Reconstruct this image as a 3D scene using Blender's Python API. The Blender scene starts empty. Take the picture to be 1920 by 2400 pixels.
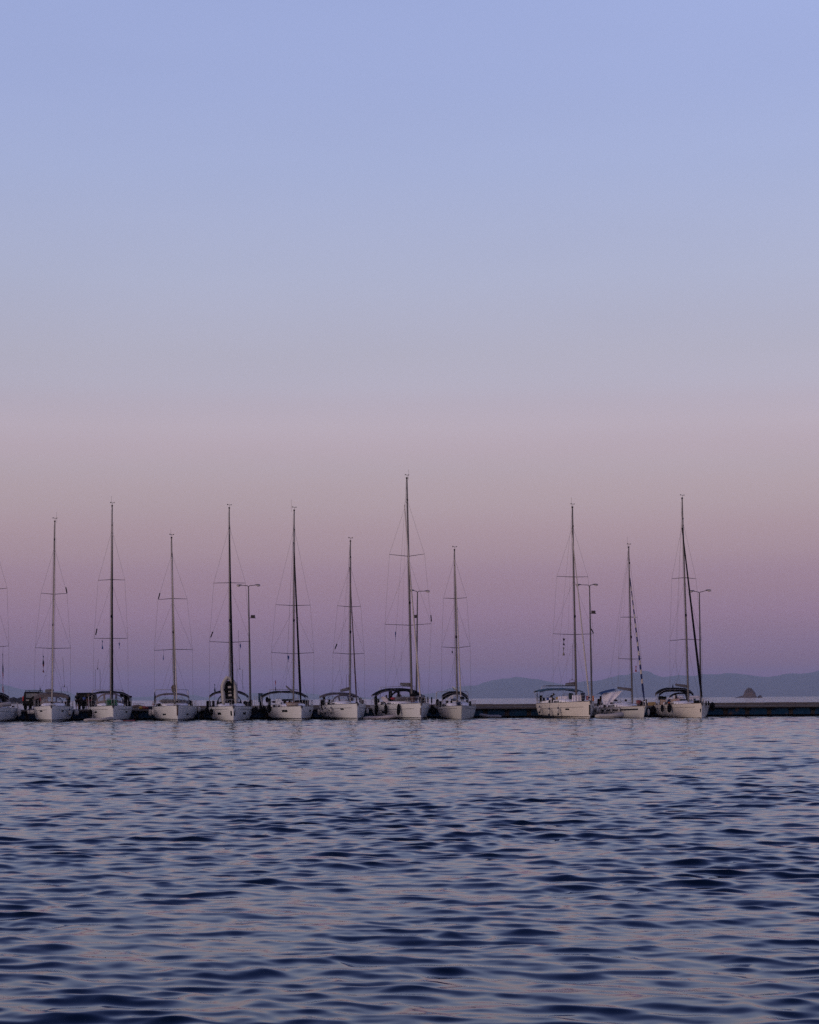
import bpy, math, random
import numpy as np
from mathutils import Vector, Matrix
random.seed(7)
S = bpy.context.scene
COL = S.collection
R = math.radians

# ------------------------------------------------------------------ camera
F = 4600.0            # focal length in photo pixels (photo 1920 x 2400)
ROLL = math.atan(0.0061)
HY = 1637.7           # sea horizon row at the middle column
H = 1.95              # eye height above the water
cam_d = bpy.data.cameras.new("camera")
cam = bpy.data.objects.new("camera", cam_d)
COL.objects.link(cam)
cam_d.sensor_fit = 'VERTICAL'
cam_d.sensor_height = 36.0
cam_d.sensor_width = 28.8
cam_d.lens = F / 2400 * 36
cam_d.shift_y = (HY - 1200) / 2400
cam_d.clip_start = 0.1
cam_d.clip_end = 90000
cam.matrix_world = Matrix.Translation((0, 0, H)) @ Matrix.Rotation(R(90), 4, 'X') @ Matrix.Rotation(-ROLL, 4, 'Z')
S.camera = cam

# ------------------------------------------------------------------ world: dusk sky opposite the sunset
def lin(c):
    out = []
    for v in c:
        v = v / 255.0
        out.append(v / 12.92 if v <= 0.04045 else ((v + 0.055) / 1.055) ** 2.4)
    return out

W = bpy.data.worlds.new("World")
S.world = W
W.use_nodes = True
nt = W.node_tree
nt.nodes.clear()
N = nt.nodes.new
L = nt.links.new
tc = N('ShaderNodeTexCoord')
sep = N('ShaderNodeSeparateXYZ')
L(tc.outputs['Generated'], sep.inputs[0])
ramp = N('ShaderNodeValToRGB')
SKY = [  # (sine of elevation, sRGB)
    (0.0, (113.9, 56.5, 125.7)),
    (0.0048, (113.9, 56.5, 125.7)),
    (0.0102, (163.4, 99.8, 163.1)),
    (0.0167, (161.7, 110.6, 133.1)),
    (0.0254, (156.9, 120.0, 147.2)),
    (0.0341, (160.3, 124.9, 146.8)),
    (0.0428, (166.4, 131.7, 153.7)),
    (0.0493, (167.5, 135.1, 153.4)),
    (0.0558, (169.5, 137.6, 152.6)),
    (0.0644, (171.6, 141.9, 156.7)),
    (0.0731, (177.8, 150.7, 160.0)),
    (0.086, (182.3, 157.6, 164.9)),
    (0.0989, (185.8, 165.8, 171.8)),
    (0.1074, (187.5, 168.8, 175.3)),
    (0.116, (187.7, 171.9, 180.1)),
    (0.1266, (190.3, 174.1, 184.4)),
    (0.1372, (192.1, 179.0, 191.0)),
    (0.1477, (188.5, 178.6, 193.0)),
    (0.1582, (186.0, 181.4, 198.4)),
    (0.1728, (183.0, 181.2, 199.3)),
    (0.2098, (178.1, 183.8, 210.8)),
    (0.2597, (168.7, 180.6, 218.7)),
    (0.2982, (164.1, 178.1, 222.7)),
    (0.3344, (161.6, 176.5, 223.9)),
    (0.45, (112, 130, 193)), (0.6, (70, 89, 156)), (0.8, (42, 58, 118)), (1.0, (30, 44, 98))]
ramp.color_ramp.interpolation = 'LINEAR'
els = ramp.color_ramp.elements
while len(els) > 1:
    els.remove(els[-1])
els[0].position = SKY[0][0]
els[0].color = lin(SKY[0][1]) + [1]
for p, c in SKY[1:]:
    e = els.new(p)
    e.color = lin(c) + [1]
L(sep.outputs['Z'], ramp.inputs[0])
# afterglow round the sunken sun, behind the camera and to its left
SUN_AZ = Vector((-0.80, -0.60, 0.0)).normalized()
nrm = N('ShaderNodeVectorMath'); nrm.operation = 'NORMALIZE'
L(tc.outputs['Generated'], nrm.inputs[0])
dot = N('ShaderNodeVectorMath'); dot.operation = 'DOT_PRODUCT'
dot.inputs[1].default_value = SUN_AZ
L(nrm.outputs[0], dot.inputs[0])
mr = N('ShaderNodeMapRange'); mr.inputs[1].default_value = -0.25; mr.inputs[2].default_value = 1.0
L(dot.outputs['Value'], mr.inputs[0])
pw = N('ShaderNodeMath'); pw.operation = 'POWER'; pw.inputs[1].default_value = 2.4
L(mr.outputs[0], pw.inputs[0])
glow = N('ShaderNodeMix'); glow.data_type = 'RGBA'
glow.inputs[6].default_value = (0, 0, 0, 1)
glow.inputs[7].default_value = (1.05, 0.68, 0.48, 1)
L(pw.outputs[0], glow.inputs[0])
add = N('ShaderNodeMix'); add.data_type = 'RGBA'; add.blend_type = 'ADD'; add.inputs[0].default_value = 1
L(ramp.outputs[0], add.inputs[6]); L(glow.outputs[2], add.inputs[7])
skn = N('ShaderNodeTexNoise'); skn.inputs['Scale'].default_value = 2.2; skn.inputs['Detail'].default_value = 3
skm = N('ShaderNodeMapping'); skm.inputs['Scale'].default_value = (1.0, 1.0, 5.0)
L(tc.outputs['Generated'], skm.inputs[0]); L(skm.outputs[0], skn.inputs['Vector'])
skr = N('ShaderNodeMapRange'); skr.inputs[1].default_value = 0.3; skr.inputs[2].default_value = 0.7
skr.inputs[3].default_value = 0.965; skr.inputs[4].default_value = 1.035
L(skn.outputs[0], skr.inputs[0])
bg = N('ShaderNodeBackground')
sx_ = N('ShaderNodeMath'); sx_.operation = 'MULTIPLY_ADD'; sx_.inputs[1].default_value = 0.11; sx_.inputs[2].default_value = 1.0
L(sep.outputs['X'], sx_.inputs[0])
sm_ = N('ShaderNodeMath'); sm_.operation = 'MULTIPLY'
L(sx_.outputs[0], sm_.inputs[0]); L(skr.outputs[0], sm_.inputs[1])
L(sm_.outputs[0], bg.inputs[1])
L(add.outputs[2], bg.inputs[0])
wo = N('ShaderNodeOutputWorld')
L(bg.outputs[0], wo.inputs[0])

# the last light of the sunset glow
sun_d = bpy.data.lights.new("sun", 'SUN')
sun_d.energy = 0.74
sun_d.color = (1.0, 0.80, 0.68)
sun_d.angle = R(24)
sun = bpy.data.objects.new("sun", sun_d)
COL.objects.link(sun)
sd = -(SUN_AZ * math.cos(R(7)) + Vector((0, 0, math.sin(R(7)))))
sun.rotation_euler = sd.to_track_quat('-Z', 'Y').to_euler()
sun.location = (-60, -50, 60)

S.view_settings.view_transform = 'Standard'
S.view_settings.look = 'None'
S.view_settings.exposure = 0
S.view_settings.gamma = 1
S.view_settings.use_curve_mapping = False
S.cycles.use_denoising = False
S.cycles.max_bounces = 6
S.cycles.volume_bounces = 0
S.cycles.transparent_max_bounces = 12
S.cycles.volume_max_steps = 64
S.cycles.caustics_reflective = False
S.cycles.caustics_refractive = False

# ------------------------------------------------------------------ helpers
def P(px, py, D):
    """point at distance D (metres along +Y) seen at photo pixel px, py"""
    du, dv = px - 960.0, HY - py
    U = du * math.cos(ROLL) + dv * math.sin(ROLL)
    V = -du * math.sin(ROLL) + dv * math.cos(ROLL)
    return Vector((U / F * D, D, H + V / F * D))

def pix(w):
    U, V = w.x / w.y * F, (w.z - H) / w.y * F
    return (960 + U * math.cos(ROLL) - V * math.sin(ROLL), HY - (U * math.sin(ROLL) + V * math.cos(ROLL)))

MATS = {}
def mat(name, col, rough=0.6, metal=0.0, var=0.12, scale=3.0, bump=0.0, spec=0.5, col2=None, clip=None):
    if name in MATS:
        return MATS[name]
    m = bpy.data.materials.new(name)
    m.use_nodes = True
    t = m.node_tree
    b = t.nodes['Principled BSDF']
    b.inputs['Roughness'].default_value = rough
    b.inputs['Metallic'].default_value = metal
    b.inputs['Specular IOR Level'].default_value = spec
    tcn = t.nodes.new('ShaderNodeTexCoord')
    nz = t.nodes.new('ShaderNodeTexNoise')
    nz.inputs['Scale'].default_value = scale
    nz.inputs['Detail'].default_value = 5
    nz.inputs['Roughness'].default_value = 0.65
    t.links.new(tcn.outputs['Object'], nz.inputs['Vector'])
    rp = t.nodes.new('ShaderNodeValToRGB')
    a = col2 if col2 else [c * (1 - var) for c in col]
    z = col if col2 else [min(1, c * (1 + var)) for c in col]
    lo, hi = clip or (0.3, 0.7)
    rp.color_ramp.elements[0].position = lo
    rp.color_ramp.elements[1].position = hi
    rp.color_ramp.elements[0].color = list(a) + [1]
    rp.color_ramp.elements[1].color = list(z) + [1]
    t.links.new(nz.outputs[0], rp.inputs[0])
    t.links.new(rp.outputs[0], b.inputs['Base Color'])
    if bump:
        bp = t.nodes.new('ShaderNodeBump')
        bp.inputs['Strength'].default_value = bump
        bp.inputs['Distance'].default_value = 0.02
        t.links.new(nz.outputs[0], bp.inputs['Height'])
        t.links.new(bp.outputs[0], b.inputs['Normal'])
    MATS[name] = m
    return m

def glassy(name, tint, alpha, rough=0.08):
    if name in MATS:
        return MATS[name]
    m = mat(name, tint, rough, var=0.15, scale=2)
    t = m.node_tree
    b = t.nodes['Principled BSDF']
    tr = t.nodes.new('ShaderNodeBsdfTransparent')
    mx = t.nodes.new('ShaderNodeMixShader')
    mx.inputs[0].default_value = alpha
    out = [n for n in t.nodes if n.type == 'OUTPUT_MATERIAL'][0]
    t.links.new(tr.outputs[0], mx.inputs[1])
    t.links.new(b.outputs[0], mx.inputs[2])
    t.links.new(mx.outputs[0], out.inputs['Surface'])
    return m

GEL = mat('gelcoat_white', (0.60, 0.61, 0.62), 0.28, var=0.05, scale=0.9)
GELC = mat('gelcoat_cream', (0.62, 0.58, 0.53), 0.3, var=0.05, scale=0.9)
GELO = mat('gelcoat_old', (0.50, 0.50, 0.49), 0.4, var=0.08, scale=0.9)
DECK = mat('deck_white', (0.72, 0.71, 0.72), 0.5, var=0.06)
TEAK = mat('teak', (0.22, 0.16, 0.11), 0.7, var=0.2, scale=8)
ALU = mat('mast_aluminium', (0.062, 0.057, 0.060), 0.45, metal=0.35, var=0.08)
ALUD = mat('mast_dark_aluminium', (0.06, 0.054, 0.06), 0.45, metal=0.3, var=0.08)
STEEL = mat('stainless', (0.40, 0.40, 0.42), 0.3, metal=0.7, var=0.05)
WIRE = mat('rigging_wire', (0.10, 0.095, 0.10), 0.5, metal=0.3)
BLACK = mat('black_canvas', (0.005, 0.005, 0.007), 0.85, var=0.3, bump=0.1, spec=0.04)
NAVY = mat('navy_canvas', (0.010, 0.016, 0.045), 0.85, var=0.3, bump=0.1, spec=0.04)
TEAL = mat('teal_canvas', (0.03, 0.075, 0.11), 0.8, var=0.2, bump=0.1, spec=0.2)
BLUEC = mat('blue_canvas', (0.02, 0.05, 0.14), 0.8, var=0.2, spec=0.2)
GREYC = mat('grey_canvas', (0.075, 0.066, 0.075), 0.85, var=0.15, bump=0.1, spec=0.2)
TAUPE = mat('taupe_canvas', (0.125, 0.105, 0.105), 0.85, var=0.15, bump=0.1, spec=0.2)
BROWNC = mat('brown_sail_cover', (0.045, 0.028, 0.032), 0.8, var=0.2, spec=0.2)
SAIL = mat('furled_sailcloth', (0.36, 0.32, 0.29), 0.7, var=0.12, scale=6)
SAILB = mat('black_sail_strip', (0.004, 0.004, 0.006), 0.8, var=0.3, spec=0.05)
RUB = mat('black_rubber', (0.005, 0.005, 0.006), 0.8, var=0.3, spec=0.06)
FW = mat('fender_white', (0.38, 0.37, 0.35), 0.5, var=0.15, scale=6)
FN = mat('fender_navy', (0.010, 0.014, 0.04), 0.5)
HG = mat('dark_window', (0.008, 0.009, 0.012), 0.15, var=0.2, spec=0.4)
STRIPE = mat('boot_stripe_dark', (0.012, 0.013, 0.025), 0.5)
ANTIF_SHADE = mat('antifouling_shade', (0.012, 0.014, 0.022), 0.8, spec=0.2)
RIBG = mat('dinghy_grey', (0.30, 0.285, 0.275), 0.55, var=0.12, scale=4)
RIBD = mat('dinghy_dark_grey', (0.09, 0.085, 0.09), 0.6, var=0.12, scale=4)
ROPE = mat('rope', (0.06, 0.055, 0.055), 0.9)
CLEAR = glassy('clear_vinyl', (0.30, 0.30, 0.34), 0.22)
TINT = glassy('car_glass', (0.02, 0.04, 0.05), 0.45)
WHITE = mat('white_cloth', (0.66, 0.63, 0.66), 0.85, var=0.08, bump=0.2)
TAN = mat('tan_panel', (0.36, 0.26, 0.19), 0.7, var=0.12)
RED = mat('red_cloth', (0.22, 0.012, 0.018), 0.8)
ORANGE = mat('orange_cloth', (0.45, 0.12, 0.02), 0.8)
YEL = mat('yellow_paint', (0.32, 0.20, 0.02), 0.7)
BLUE = mat('blue_cloth', (0.02, 0.05, 0.20), 0.8)
GREEN = mat('green_net', (0.004, 0.11, 0.035), 0.8, var=0.4, scale=20)
WOOD = mat('varnished_wood', (0.18, 0.09, 0.05), 0.4, var=0.2, scale=8)
SKIN = mat('skin', (0.13, 0.065, 0.045), 0.7)
HAIR = mat('dark_hair', (0.01, 0.008, 0.007), 0.7)
DARKCL = mat('dark_clothes', (0.006, 0.006, 0.009), 0.85, spec=0.04)
GREYCL = mat('grey_clothes', (0.16, 0.15, 0.14), 0.85)

class MB:
    def __init__(s):
        s.v = []; s.f = []
    def add(s, vs, fs):
        o = len(s.v)
        s.v += [tuple(v) for v in vs]
        s.f += [tuple(i + o for i in f) for f in fs]
        return s
    def box(s, c, d, rot=None, bev=0.0):
        c = Vector(c); hx, hy, hz = d[0] / 2, d[1] / 2, d[2] / 2
        b = min(bev, hx * .9, hy * .9, hz * .9)
        if b <= 0:
            vs = [Vector((x, y, z)) for x in (-hx, hx) for y in (-hy, hy) for z in (-hz, hz)]
            fs = [(0, 1, 3, 2), (4, 6, 7, 5), (0, 4, 5, 1), (2, 3, 7, 6), (0, 2, 6, 4), (1, 5, 7, 3)]
        else:
            rings = []
            for (k, zz) in ((b, -hz), (0, -hz + b), (0, hz - b), (b, hz)):
                x, y = hx - k, hy - k
                rings.append([Vector((-x + b, -y, zz)), Vector((x - b, -y, zz)), Vector((x, -y + b, zz)), Vector((x, y - b, zz)),
                              Vector((x - b, y, zz)), Vector((-x + b, y, zz)), Vector((-x, y - b, zz)), Vector((-x, -y + b, zz))])
            vs = [v for r in rings for v in r]
            fs = [tuple(range(7, -1, -1)), tuple(range(24, 32))]
            for r in range(3):
                for i in range(8):
                    j = (i + 1) % 8
                    fs.append((r * 8 + i, r * 8 + j, r * 8 + 8 + j, r * 8 + 8 + i))
        M = rot or Matrix.Identity(3)
        return s.add([c + M @ v for v in vs], fs)
    def tube(s, pts, r, n=6, caps=True, flat=None):
        pts = [Vector(p) for p in pts]
        rs = r if isinstance(r, (list, tuple)) else [r] * len(pts)
        rings = []
        for i, p in enumerate(pts):
            a = pts[max(i - 1, 0)]; b = pts[min(i + 1, len(pts) - 1)]
            t = (b - a).normalized()
            up = Vector((0, 0, 1)) if abs(t.z) < 0.9 else Vector((0, 1, 0))
            x = t.cross(up).normalized(); y = x.cross(t).normalized()
            fx = flat if flat else 1
            rings.append([p + x * (math.cos(2 * math.pi * k / n) * rs[i] * fx) + y * (math.sin(2 * math.pi * k / n) * rs[i]) for k in range(n)])
        vs = [v for q in rings for v in q]; fs = []
        for i in range(len(rings) - 1):
            for k in range(n):
                j = (k + 1) % n
                fs.append((i * n + k, i * n + j, (i + 1) * n + j, (i + 1) * n + k))
        if caps:
            fs.append(tuple(range(n - 1, -1, -1))); o = (len(rings) - 1) * n
            fs.append(tuple(o + k for k in range(n)))
        return s.add(vs, fs)
    def grid(s, rows, closed=False):
        n = len(rows[0]); vs = [v for r_ in rows for v in r_]; fs = []
        for i in range(len(rows) - 1):
            for k in range(n if closed else n - 1):
                j = (k + 1) % n
                fs.append((i * n + k, i * n + j, (i + 1) * n + j, (i + 1) * n + k))
        return s.add(vs, fs)
    def ell(s, c, r, n=10, m=6, rot=None):
        c = Vector(c); M = rot or Matrix.Identity(3); rows = []
        for i in range(m + 1):
            a = math.pi * i / m
            sa = max(math.sin(a), 0.02)
            rows.append([c + M @ Vector((r[0] * sa * math.cos(2 * math.pi * k / n), r[1] * sa * math.sin(2 * math.pi * k / n), r[2] * math.cos(a))) for k in range(n)])
        s.grid(rows, closed=True)
        return s
    def sheet(s, rows, th, nrm_=None):
        """thin solid from a grid of points, extruded by th along nrm_"""
        n_ = Vector(nrm_ or (0, 0, 1)).normalized() * th
        r2 = [[Vector(v) + n_ for v in r_] for r_ in rows]
        rows = [[Vector(v) for v in r_] for r_ in rows]
        s.grid(rows); s.grid([list(reversed(r_)) for r_ in r2])
        edge = rows[0] + [r_[-1] for r_ in rows[1:-1]] + list(reversed(rows[-1])) + [r_[0] for r_ in reversed(rows[1:-1])]
        e2 = [v + n_ for v in edge]
        s.grid([e2, edge], closed=True)
        return s
    def build(s, name, m, parent=None, smooth=True, **props):
        me = bpy.data.meshes.new(name)
        me.from_pydata(s.v, [], s.f)
        me.materials.append(m)
        if smooth:
            me.polygons.foreach_set('use_smooth', [True] * len(me.polygons))
            try:
                me.set_sharp_from_angle(angle=R(42))
            except Exception:
                pass
        me.update()
        o = bpy.data.objects.new(name, me)
        COL.objects.link(o)
        if parent is not None:
            o.parent = parent
        for k, v in props.items():
            o[k] = v
        return o

def thing(name, label, cat, loc=(0, 0, 0), rz=0, group=None):
    o = bpy.data.objects.new(name, None)
    COL.objects.link(o)
    o.location = loc
    o.rotation_euler = (0, 0, rz)
    o['label'] = label; o['category'] = cat
    if group:
        o['group'] = group
    return o

def recenter(o):
    """put the origin of a single-mesh thing at its base"""
    me = o.data
    n = len(me.vertices)
    a = np.empty(n * 3, dtype=np.float32); me.vertices.foreach_get('co', a); a = a.reshape(-1, 3)
    c = np.array([(a[:, 0].min() + a[:, 0].max()) / 2, (a[:, 1].min() + a[:, 1].max()) / 2, a[:, 2].min()], dtype=np.float32)
    me.vertices.foreach_set('co', (a - c).ravel()); me.update()
    o.location = Vector([float(x) for x in c])
    return o

# ------------------------------------------------------------------ sea
def build_sea():
    rng = np.random.default_rng(21)
    # swell and wind ripples: many short-crested components running mostly along the line of sight
    K = 250
    lam = np.exp(rng.uniform(np.log(0.14), np.log(4.0), K))
    th = rng.normal(0.08, 0.36, K) + np.where(rng.random(K) < 0.22, rng.normal(0.0, 0.8, K), 0)
    k = 2 * np.pi / lam
    kx, ky = k * np.sin(th), k * np.cos(th)
    slope = 0.0140 * np.exp(-((np.log(lam) - np.log(0.48)) / 0.75) ** 2) + 0.0048
    slope = slope * (0.6 + 0.8 * rng.random(K))
    slope = slope + np.where(lam < 0.34, 0.0040, 0)
    amp = slope * 0.91 / k * np.sqrt(2)
    ph = rng.uniform(0, 2 * np.pi, K)
    ys = [-14.0, -8, -3, 0, 2, 4, 6]
    y = 7.0
    while y < 262:
        ys.append(y); y += 0.0014 * (y + 3)
    dense_end = y
    while y < 60000:
        ys.append(y); y += 0.10 * y
    ys = np.array(ys)
    t = np.concatenate([-np.array([60, 25, 10, 4, 2, 1, .6, .42, .34, .30]), np.linspace(-0.275, 0.275, 441), np.array([.30, .34, .42, .6, 1, 2, 4, 10, 25, 60])])
    rows = []
    far = []
    for yy in ys:
        w = max(yy + 16.0, 4)
        wd = yy if yy > 14 else 14 - (14 - yy) * 0.35
        xx = t * max(wd, 5)
        Y = np.full_like(xx, yy)
        Z = np.zeros_like(xx); DX = np.zeros_like(xx); DY = np.zeros_like(xx)
        inside = np.abs(t) < 0.29
        if 6.5 < yy < dense_end:
            dy = 0.0014 * (yy + 3); dx = 0.55 / 440 * max(wd, 5)
            wgt = np.clip((lam / max(dy, dx * 0.8) - 2.5) / 2.5, 0, 1)
            use = wgt > 0
            edge = min(1.0, (yy - 6.5) / 1.0, (dense_end - yy) / 10.0)
            if 183 < yy < 210:   # sheltered water at the foot of the quay
                edge *= 1 - 0.82 * min(1, (yy - 183) / 8.0)
            phase = np.outer(kx[use], xx) + (ky[use] * yy + ph[use])[:, None]
            a = (amp[use] * wgt[use] * edge)[:, None]
            cs, sn = np.cos(phase), np.sin(phase)
            # patches of stronger and weaker wind
            gust = 0.86 + 0.20 * np.sin(0.35 * xx + 0.9 * np.sin(0.11 * yy) + 0.05 * yy) * np.sin(0.21 * yy + 0.13 * xx + 1.3) + 0.12 * np.sin(1.3 * xx - 0.7 * yy)
            Z = (a * cs).sum(0) * inside * gust
            DX = -(a * np.sin(th[use])[:, None] * sn).sum(0) * 1.0 * inside * gust
            DY = -(a * np.cos(th[use])[:, None] * sn).sum(0) * 1.15 * inside * gust
        rows.append(np.stack([xx + DX, Y + DY, Z], 1))
        far.append(np.full(len(xx), min(max((yy - 30) / 150.0, 0), 1)))
    V = np.concatenate(rows).astype(np.float32)
    nr, nc = len(ys), len(t)
    idx = np.arange(nr * nc).reshape(nr, nc)
    q = np.stack([idx[:-1, :-1], idx[:-1, 1:], idx[1:, 1:], idx[1:, :-1]], -1).reshape(-1, 4)
    me = bpy.data.meshes.new('sea')
    me.vertices.add(len(V)); me.vertices.foreach_set('co', V.ravel())
    me.loops.add(q.size); me.loops.foreach_set('vertex_index', q.ravel().astype(np.int32))
    me.polygons.add(len(q)); me.polygons.foreach_set('loop_start', np.arange(0, q.size, 4, dtype=np.int32))
    try:
        me.polygons.foreach_set('loop_total', np.full(len(q), 4, dtype=np.int32))
    except Exception:
        pass
    me.update(calc_edges=True)
    me.polygons.foreach_set('use_smooth', np.ones(len(q), dtype=bool))
    at = me.attributes.new('open_water', 'FLOAT', 'POINT')
    at.data.foreach_set('value', np.concatenate(far).astype(np.float32))
    m = bpy.data.materials.new('sea_water'); m.use_nodes = True
    tt = m.node_tree; b = tt.nodes['Principled BSDF']
    b.inputs['Base Color'].default_value = (0.0010, 0.0060, 0.016, 1)
    b.inputs['Roughness'].default_value = 0.05
    b.inputs['IOR'].default_value = 1.333
    ge = tt.nodes.new('ShaderNodeNewGeometry')
    def nzv(scale, sx):
        mp = tt.nodes.new('ShaderNodeMapping'); mp.inputs['Scale'].default_value = (scale * sx, scale, scale)
        tt.links.new(ge.outputs['Position'], mp.inputs[0])
        nz = tt.nodes.new('ShaderNodeTexNoise'); nz.inputs['Detail'].default_value = 3; nz.inputs['Scale'].default_value = 1
        tt.links.new(mp.outputs[0], nz.inputs['Vector'])
        sb = tt.nodes.new('ShaderNodeVectorMath'); sb.operation = 'SUBTRACT'; sb.inputs[1].default_value = (0.5, 0.5, 0.5)
        tt.links.new(nz.outputs['Color'], sb.inputs[0])
        return sb
    n1 = nzv(2.2, 0.5)
    ml = tt.nodes.new('ShaderNodeVectorMath'); ml.operation = 'MULTIPLY'; ml.inputs[1].default_value = (0.34, 1.25, 0)
    tt.links.new(n1.outputs[0], ml.inputs[0])
    att = tt.nodes.new('ShaderNodeAttribute'); att.attribute_name = 'open_water'
    sc1 = tt.nodes.new('ShaderNodeVectorMath'); sc1.operation = 'SCALE'
    tt.links.new(ml.outputs[0], sc1.inputs[0]); tt.links.new(att.outputs['Fac'], sc1.inputs['Scale'])
    n2 = nzv(5.0, 0.4)
    m2 = tt.nodes.new('ShaderNodeVectorMath'); m2.operation = 'MULTIPLY'; m2.inputs[1].default_value = (0.05, 0.11, 0)
    tt.links.new(n2.outputs[0], m2.inputs[0])
    a1 = tt.nodes.new('ShaderNodeVectorMath'); a1.operation = 'ADD'
    tt.links.new(sc1.outputs[0], a1.inputs[0]); tt.links.new(m2.outputs[0], a1.inputs[1])
    a2 = tt.nodes.new('ShaderNodeVectorMath'); a2.operation = 'ADD'
    tt.links.new(a1.outputs[0], a2.inputs[0]); tt.links.new(ge.outputs['Normal'], a2.inputs[1])
    nn = tt.nodes.new('ShaderNodeVectorMath'); nn.operation = 'NORMALIZE'
    tt.links.new(a2.outputs[0], nn.inputs[0])
    tt.links.new(nn.outputs[0], b.inputs['Normal'])
    me.materials.append(m)
    o = bpy.data.objects.new('sea', me); COL.objects.link(o)
    o['kind'] = 'structure'
    return o
build_sea()

# ------------------------------------------------------------------ far land
def lerp_prof(prof, x):
    for (x0, y0), (x1, y1) in zip(prof, prof[1:]):
        if x0 <= x <= x1:
            return y0 + (y1 - y0) * (x - x0) / (x1 - x0)
    return prof[0][1] if x < prof[0][0] else prof[-1][1]

def hills(name, prof, D, depth, seed):
    rnd = random.Random(seed)
    x0, x1 = prof[0][0], prof[-1][0]
    n = int((x1 - x0) / 5) + 1
    ph = [rnd.uniform(0, 6.28) for _ in range(8)]
    crest = []
    for i in range(n):
        px = x0 + (x1 - x0) * i / (n - 1)
        py = lerp_prof(prof, px)
        fade = min(1, (i) / 6, (n - 1 - i) / 6)
        py += fade * (0.5 * math.sin(px * 0.09 + ph[0]) + 0.35 * math.sin(px * 0.23 + ph[1]) + 0.25 * math.sin(px * 0.61 + ph[2]))
        w = P(px, py, D)
        crest.append((w.x, max(w.z, 1.0)))
    rows = []
    M = 14
    for j in range(M + 1):
        s = j / M
        prof_h = math.sin(math.pi * min(s * 1.0, 1)) ** 0.8 if s > 0 and s < 1 else 0
        row = []
        for i, (x, z) in enumerate(crest):
            rid = 1 + 0.16 * math.sin(i * 0.35 + ph[3] + 3 * s) * math.sin(i * 0.13 + ph[4]) * (1 - abs(2 * s - 1)) * 2 * (0 if abs(s - 0.5) < 0.02 else 1)
            hz = z * min(prof_h, 1) * (rid if s != 0.5 else 1)
            if s != 0.5:
                hz = min(hz, z * 0.97)
            if s in (0, 1):
                hz = -3
            row.append(Vector((x * (1 + (s - 0.5) * depth / D), D + (s - 0.5) * depth, hz)))
        rows.append(row)
    m = mat('hill_scrub', (0.030, 0.034, 0.034), 0.95, var=0.3, scale=0.002, col2=(0.05, 0.045, 0.042))
    return MB().grid(rows).build(name, m, kind='structure')

right_prof = [(965, 1637), (990, 1627), (1022, 1624.6), (1041, 1617.7), (1057, 1612), (1093, 1608), (1122, 1605), (1133, 1599.7), (1174, 1591),
              (1197, 1588.7), (1211, 1586.5), (1237, 1590), (1263, 1591.7), (1291, 1599), (1323, 1604.3), (1356, 1598.5), (1396, 1595.6),
              (1425, 1590), (1449, 1583), (1478, 1579.4), (1496, 1574.8), (1513, 1572.5), (1521, 1573), (1534, 1580.6), (1556, 1587.5),
              (1580, 1584.3), (1594, 1581.7), (1626, 1584.6), (1649, 1580), (1678, 1580), (1710, 1577.8), (1743, 1580), (1765, 1583.3),
              (1783, 1586.7), (1805, 1586), (1823, 1582.7), (1850, 1578.7), (1870, 1578.7), (1897, 1577), (1917, 1572.7), (1960, 1566),
              (2040, 1570), (2150, 1585), (2300, 1610), (2400, 1632)]
left_prof = [(-420, 1640), (-300, 1612), (-180, 1598), (-70, 1597), (0, 1602.6), (35, 1611), (52, 1616), (98, 1617), (130, 1619), (160, 1621), (177, 1629),
             (210, 1632.5), (300, 1633), (370, 1632.6), (430, 1631), (447, 1628), (458, 1627.5), (465, 1631), (482, 1634), (520, 1633),
             (560, 1628), (587, 1624), (640, 1624.5), (729, 1625), (755, 1628.7), (800, 1632), (846, 1635), (900, 1634), (945, 1628),
             (987, 1626.5), (1040, 1631), (1080, 1635)]
hills('hills', right_prof, 35000, 6000, 3)
hills('hills', left_prof, 42000, 6000, 5)

def rock(name, outline, D, depth, label, group=None):
    """outline: (px, py) of the silhouette, base on the water"""
    rnd = random.Random(hash(len(outline)) + 5)
    xs = [p[0] for p in outline]
    n = 60; rows = []
    for j in range(13):
        s = j / 12
        e = math.sin(math.pi * s) ** 0.4
        row = []
        for i in range(n + 1):
            px = xs[0] + (xs[-1] - xs[0]) * i / n
            w = P(px, lerp_prof(outline, px), D)
            z = max(w.z, 0) * e * (1 - (0.16 * rnd.random() if s != 0.5 else 0))
            row.append(Vector((w.x + rnd.uniform(-1, 1) * 0.4, D + (s - 0.5) * depth, z - 1.0)))
        rows.append(row)
    m = mat('islet_rock', (0.135, 0.10, 0.10), 0.95, var=0.3, scale=0.10, bump=0.5, col2=(0.06, 0.05, 0.06))
    o = MB().grid(rows).build(name, m, smooth=False)
    recenter(o)
    o['label'] = label; o['category'] = 'rock'
    return o
rock('rock_islet', [(1726, 1632.8), (1735, 1630.5), (1742, 1628), (1744.5, 1625), (1746.5, 1617), (1750, 1612.5), (1755.5, 1610.3), (1761, 1611.5),
                    (1765.5, 1615.5), (1769, 1621), (1769.7, 1627), (1772, 1631), (1774, 1632.6)], 3400, 30, 'tall domed reddish rock islet rising from the far sea below the hills')
rock('rock_islet', [(1775.5, 1632.6), (1778, 1629.8), (1780, 1628), (1782, 1627.4), (1784, 1629), (1786.5, 1632.5)], 3400, 8, 'small pointed rock just right of the tall domed islet')

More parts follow.
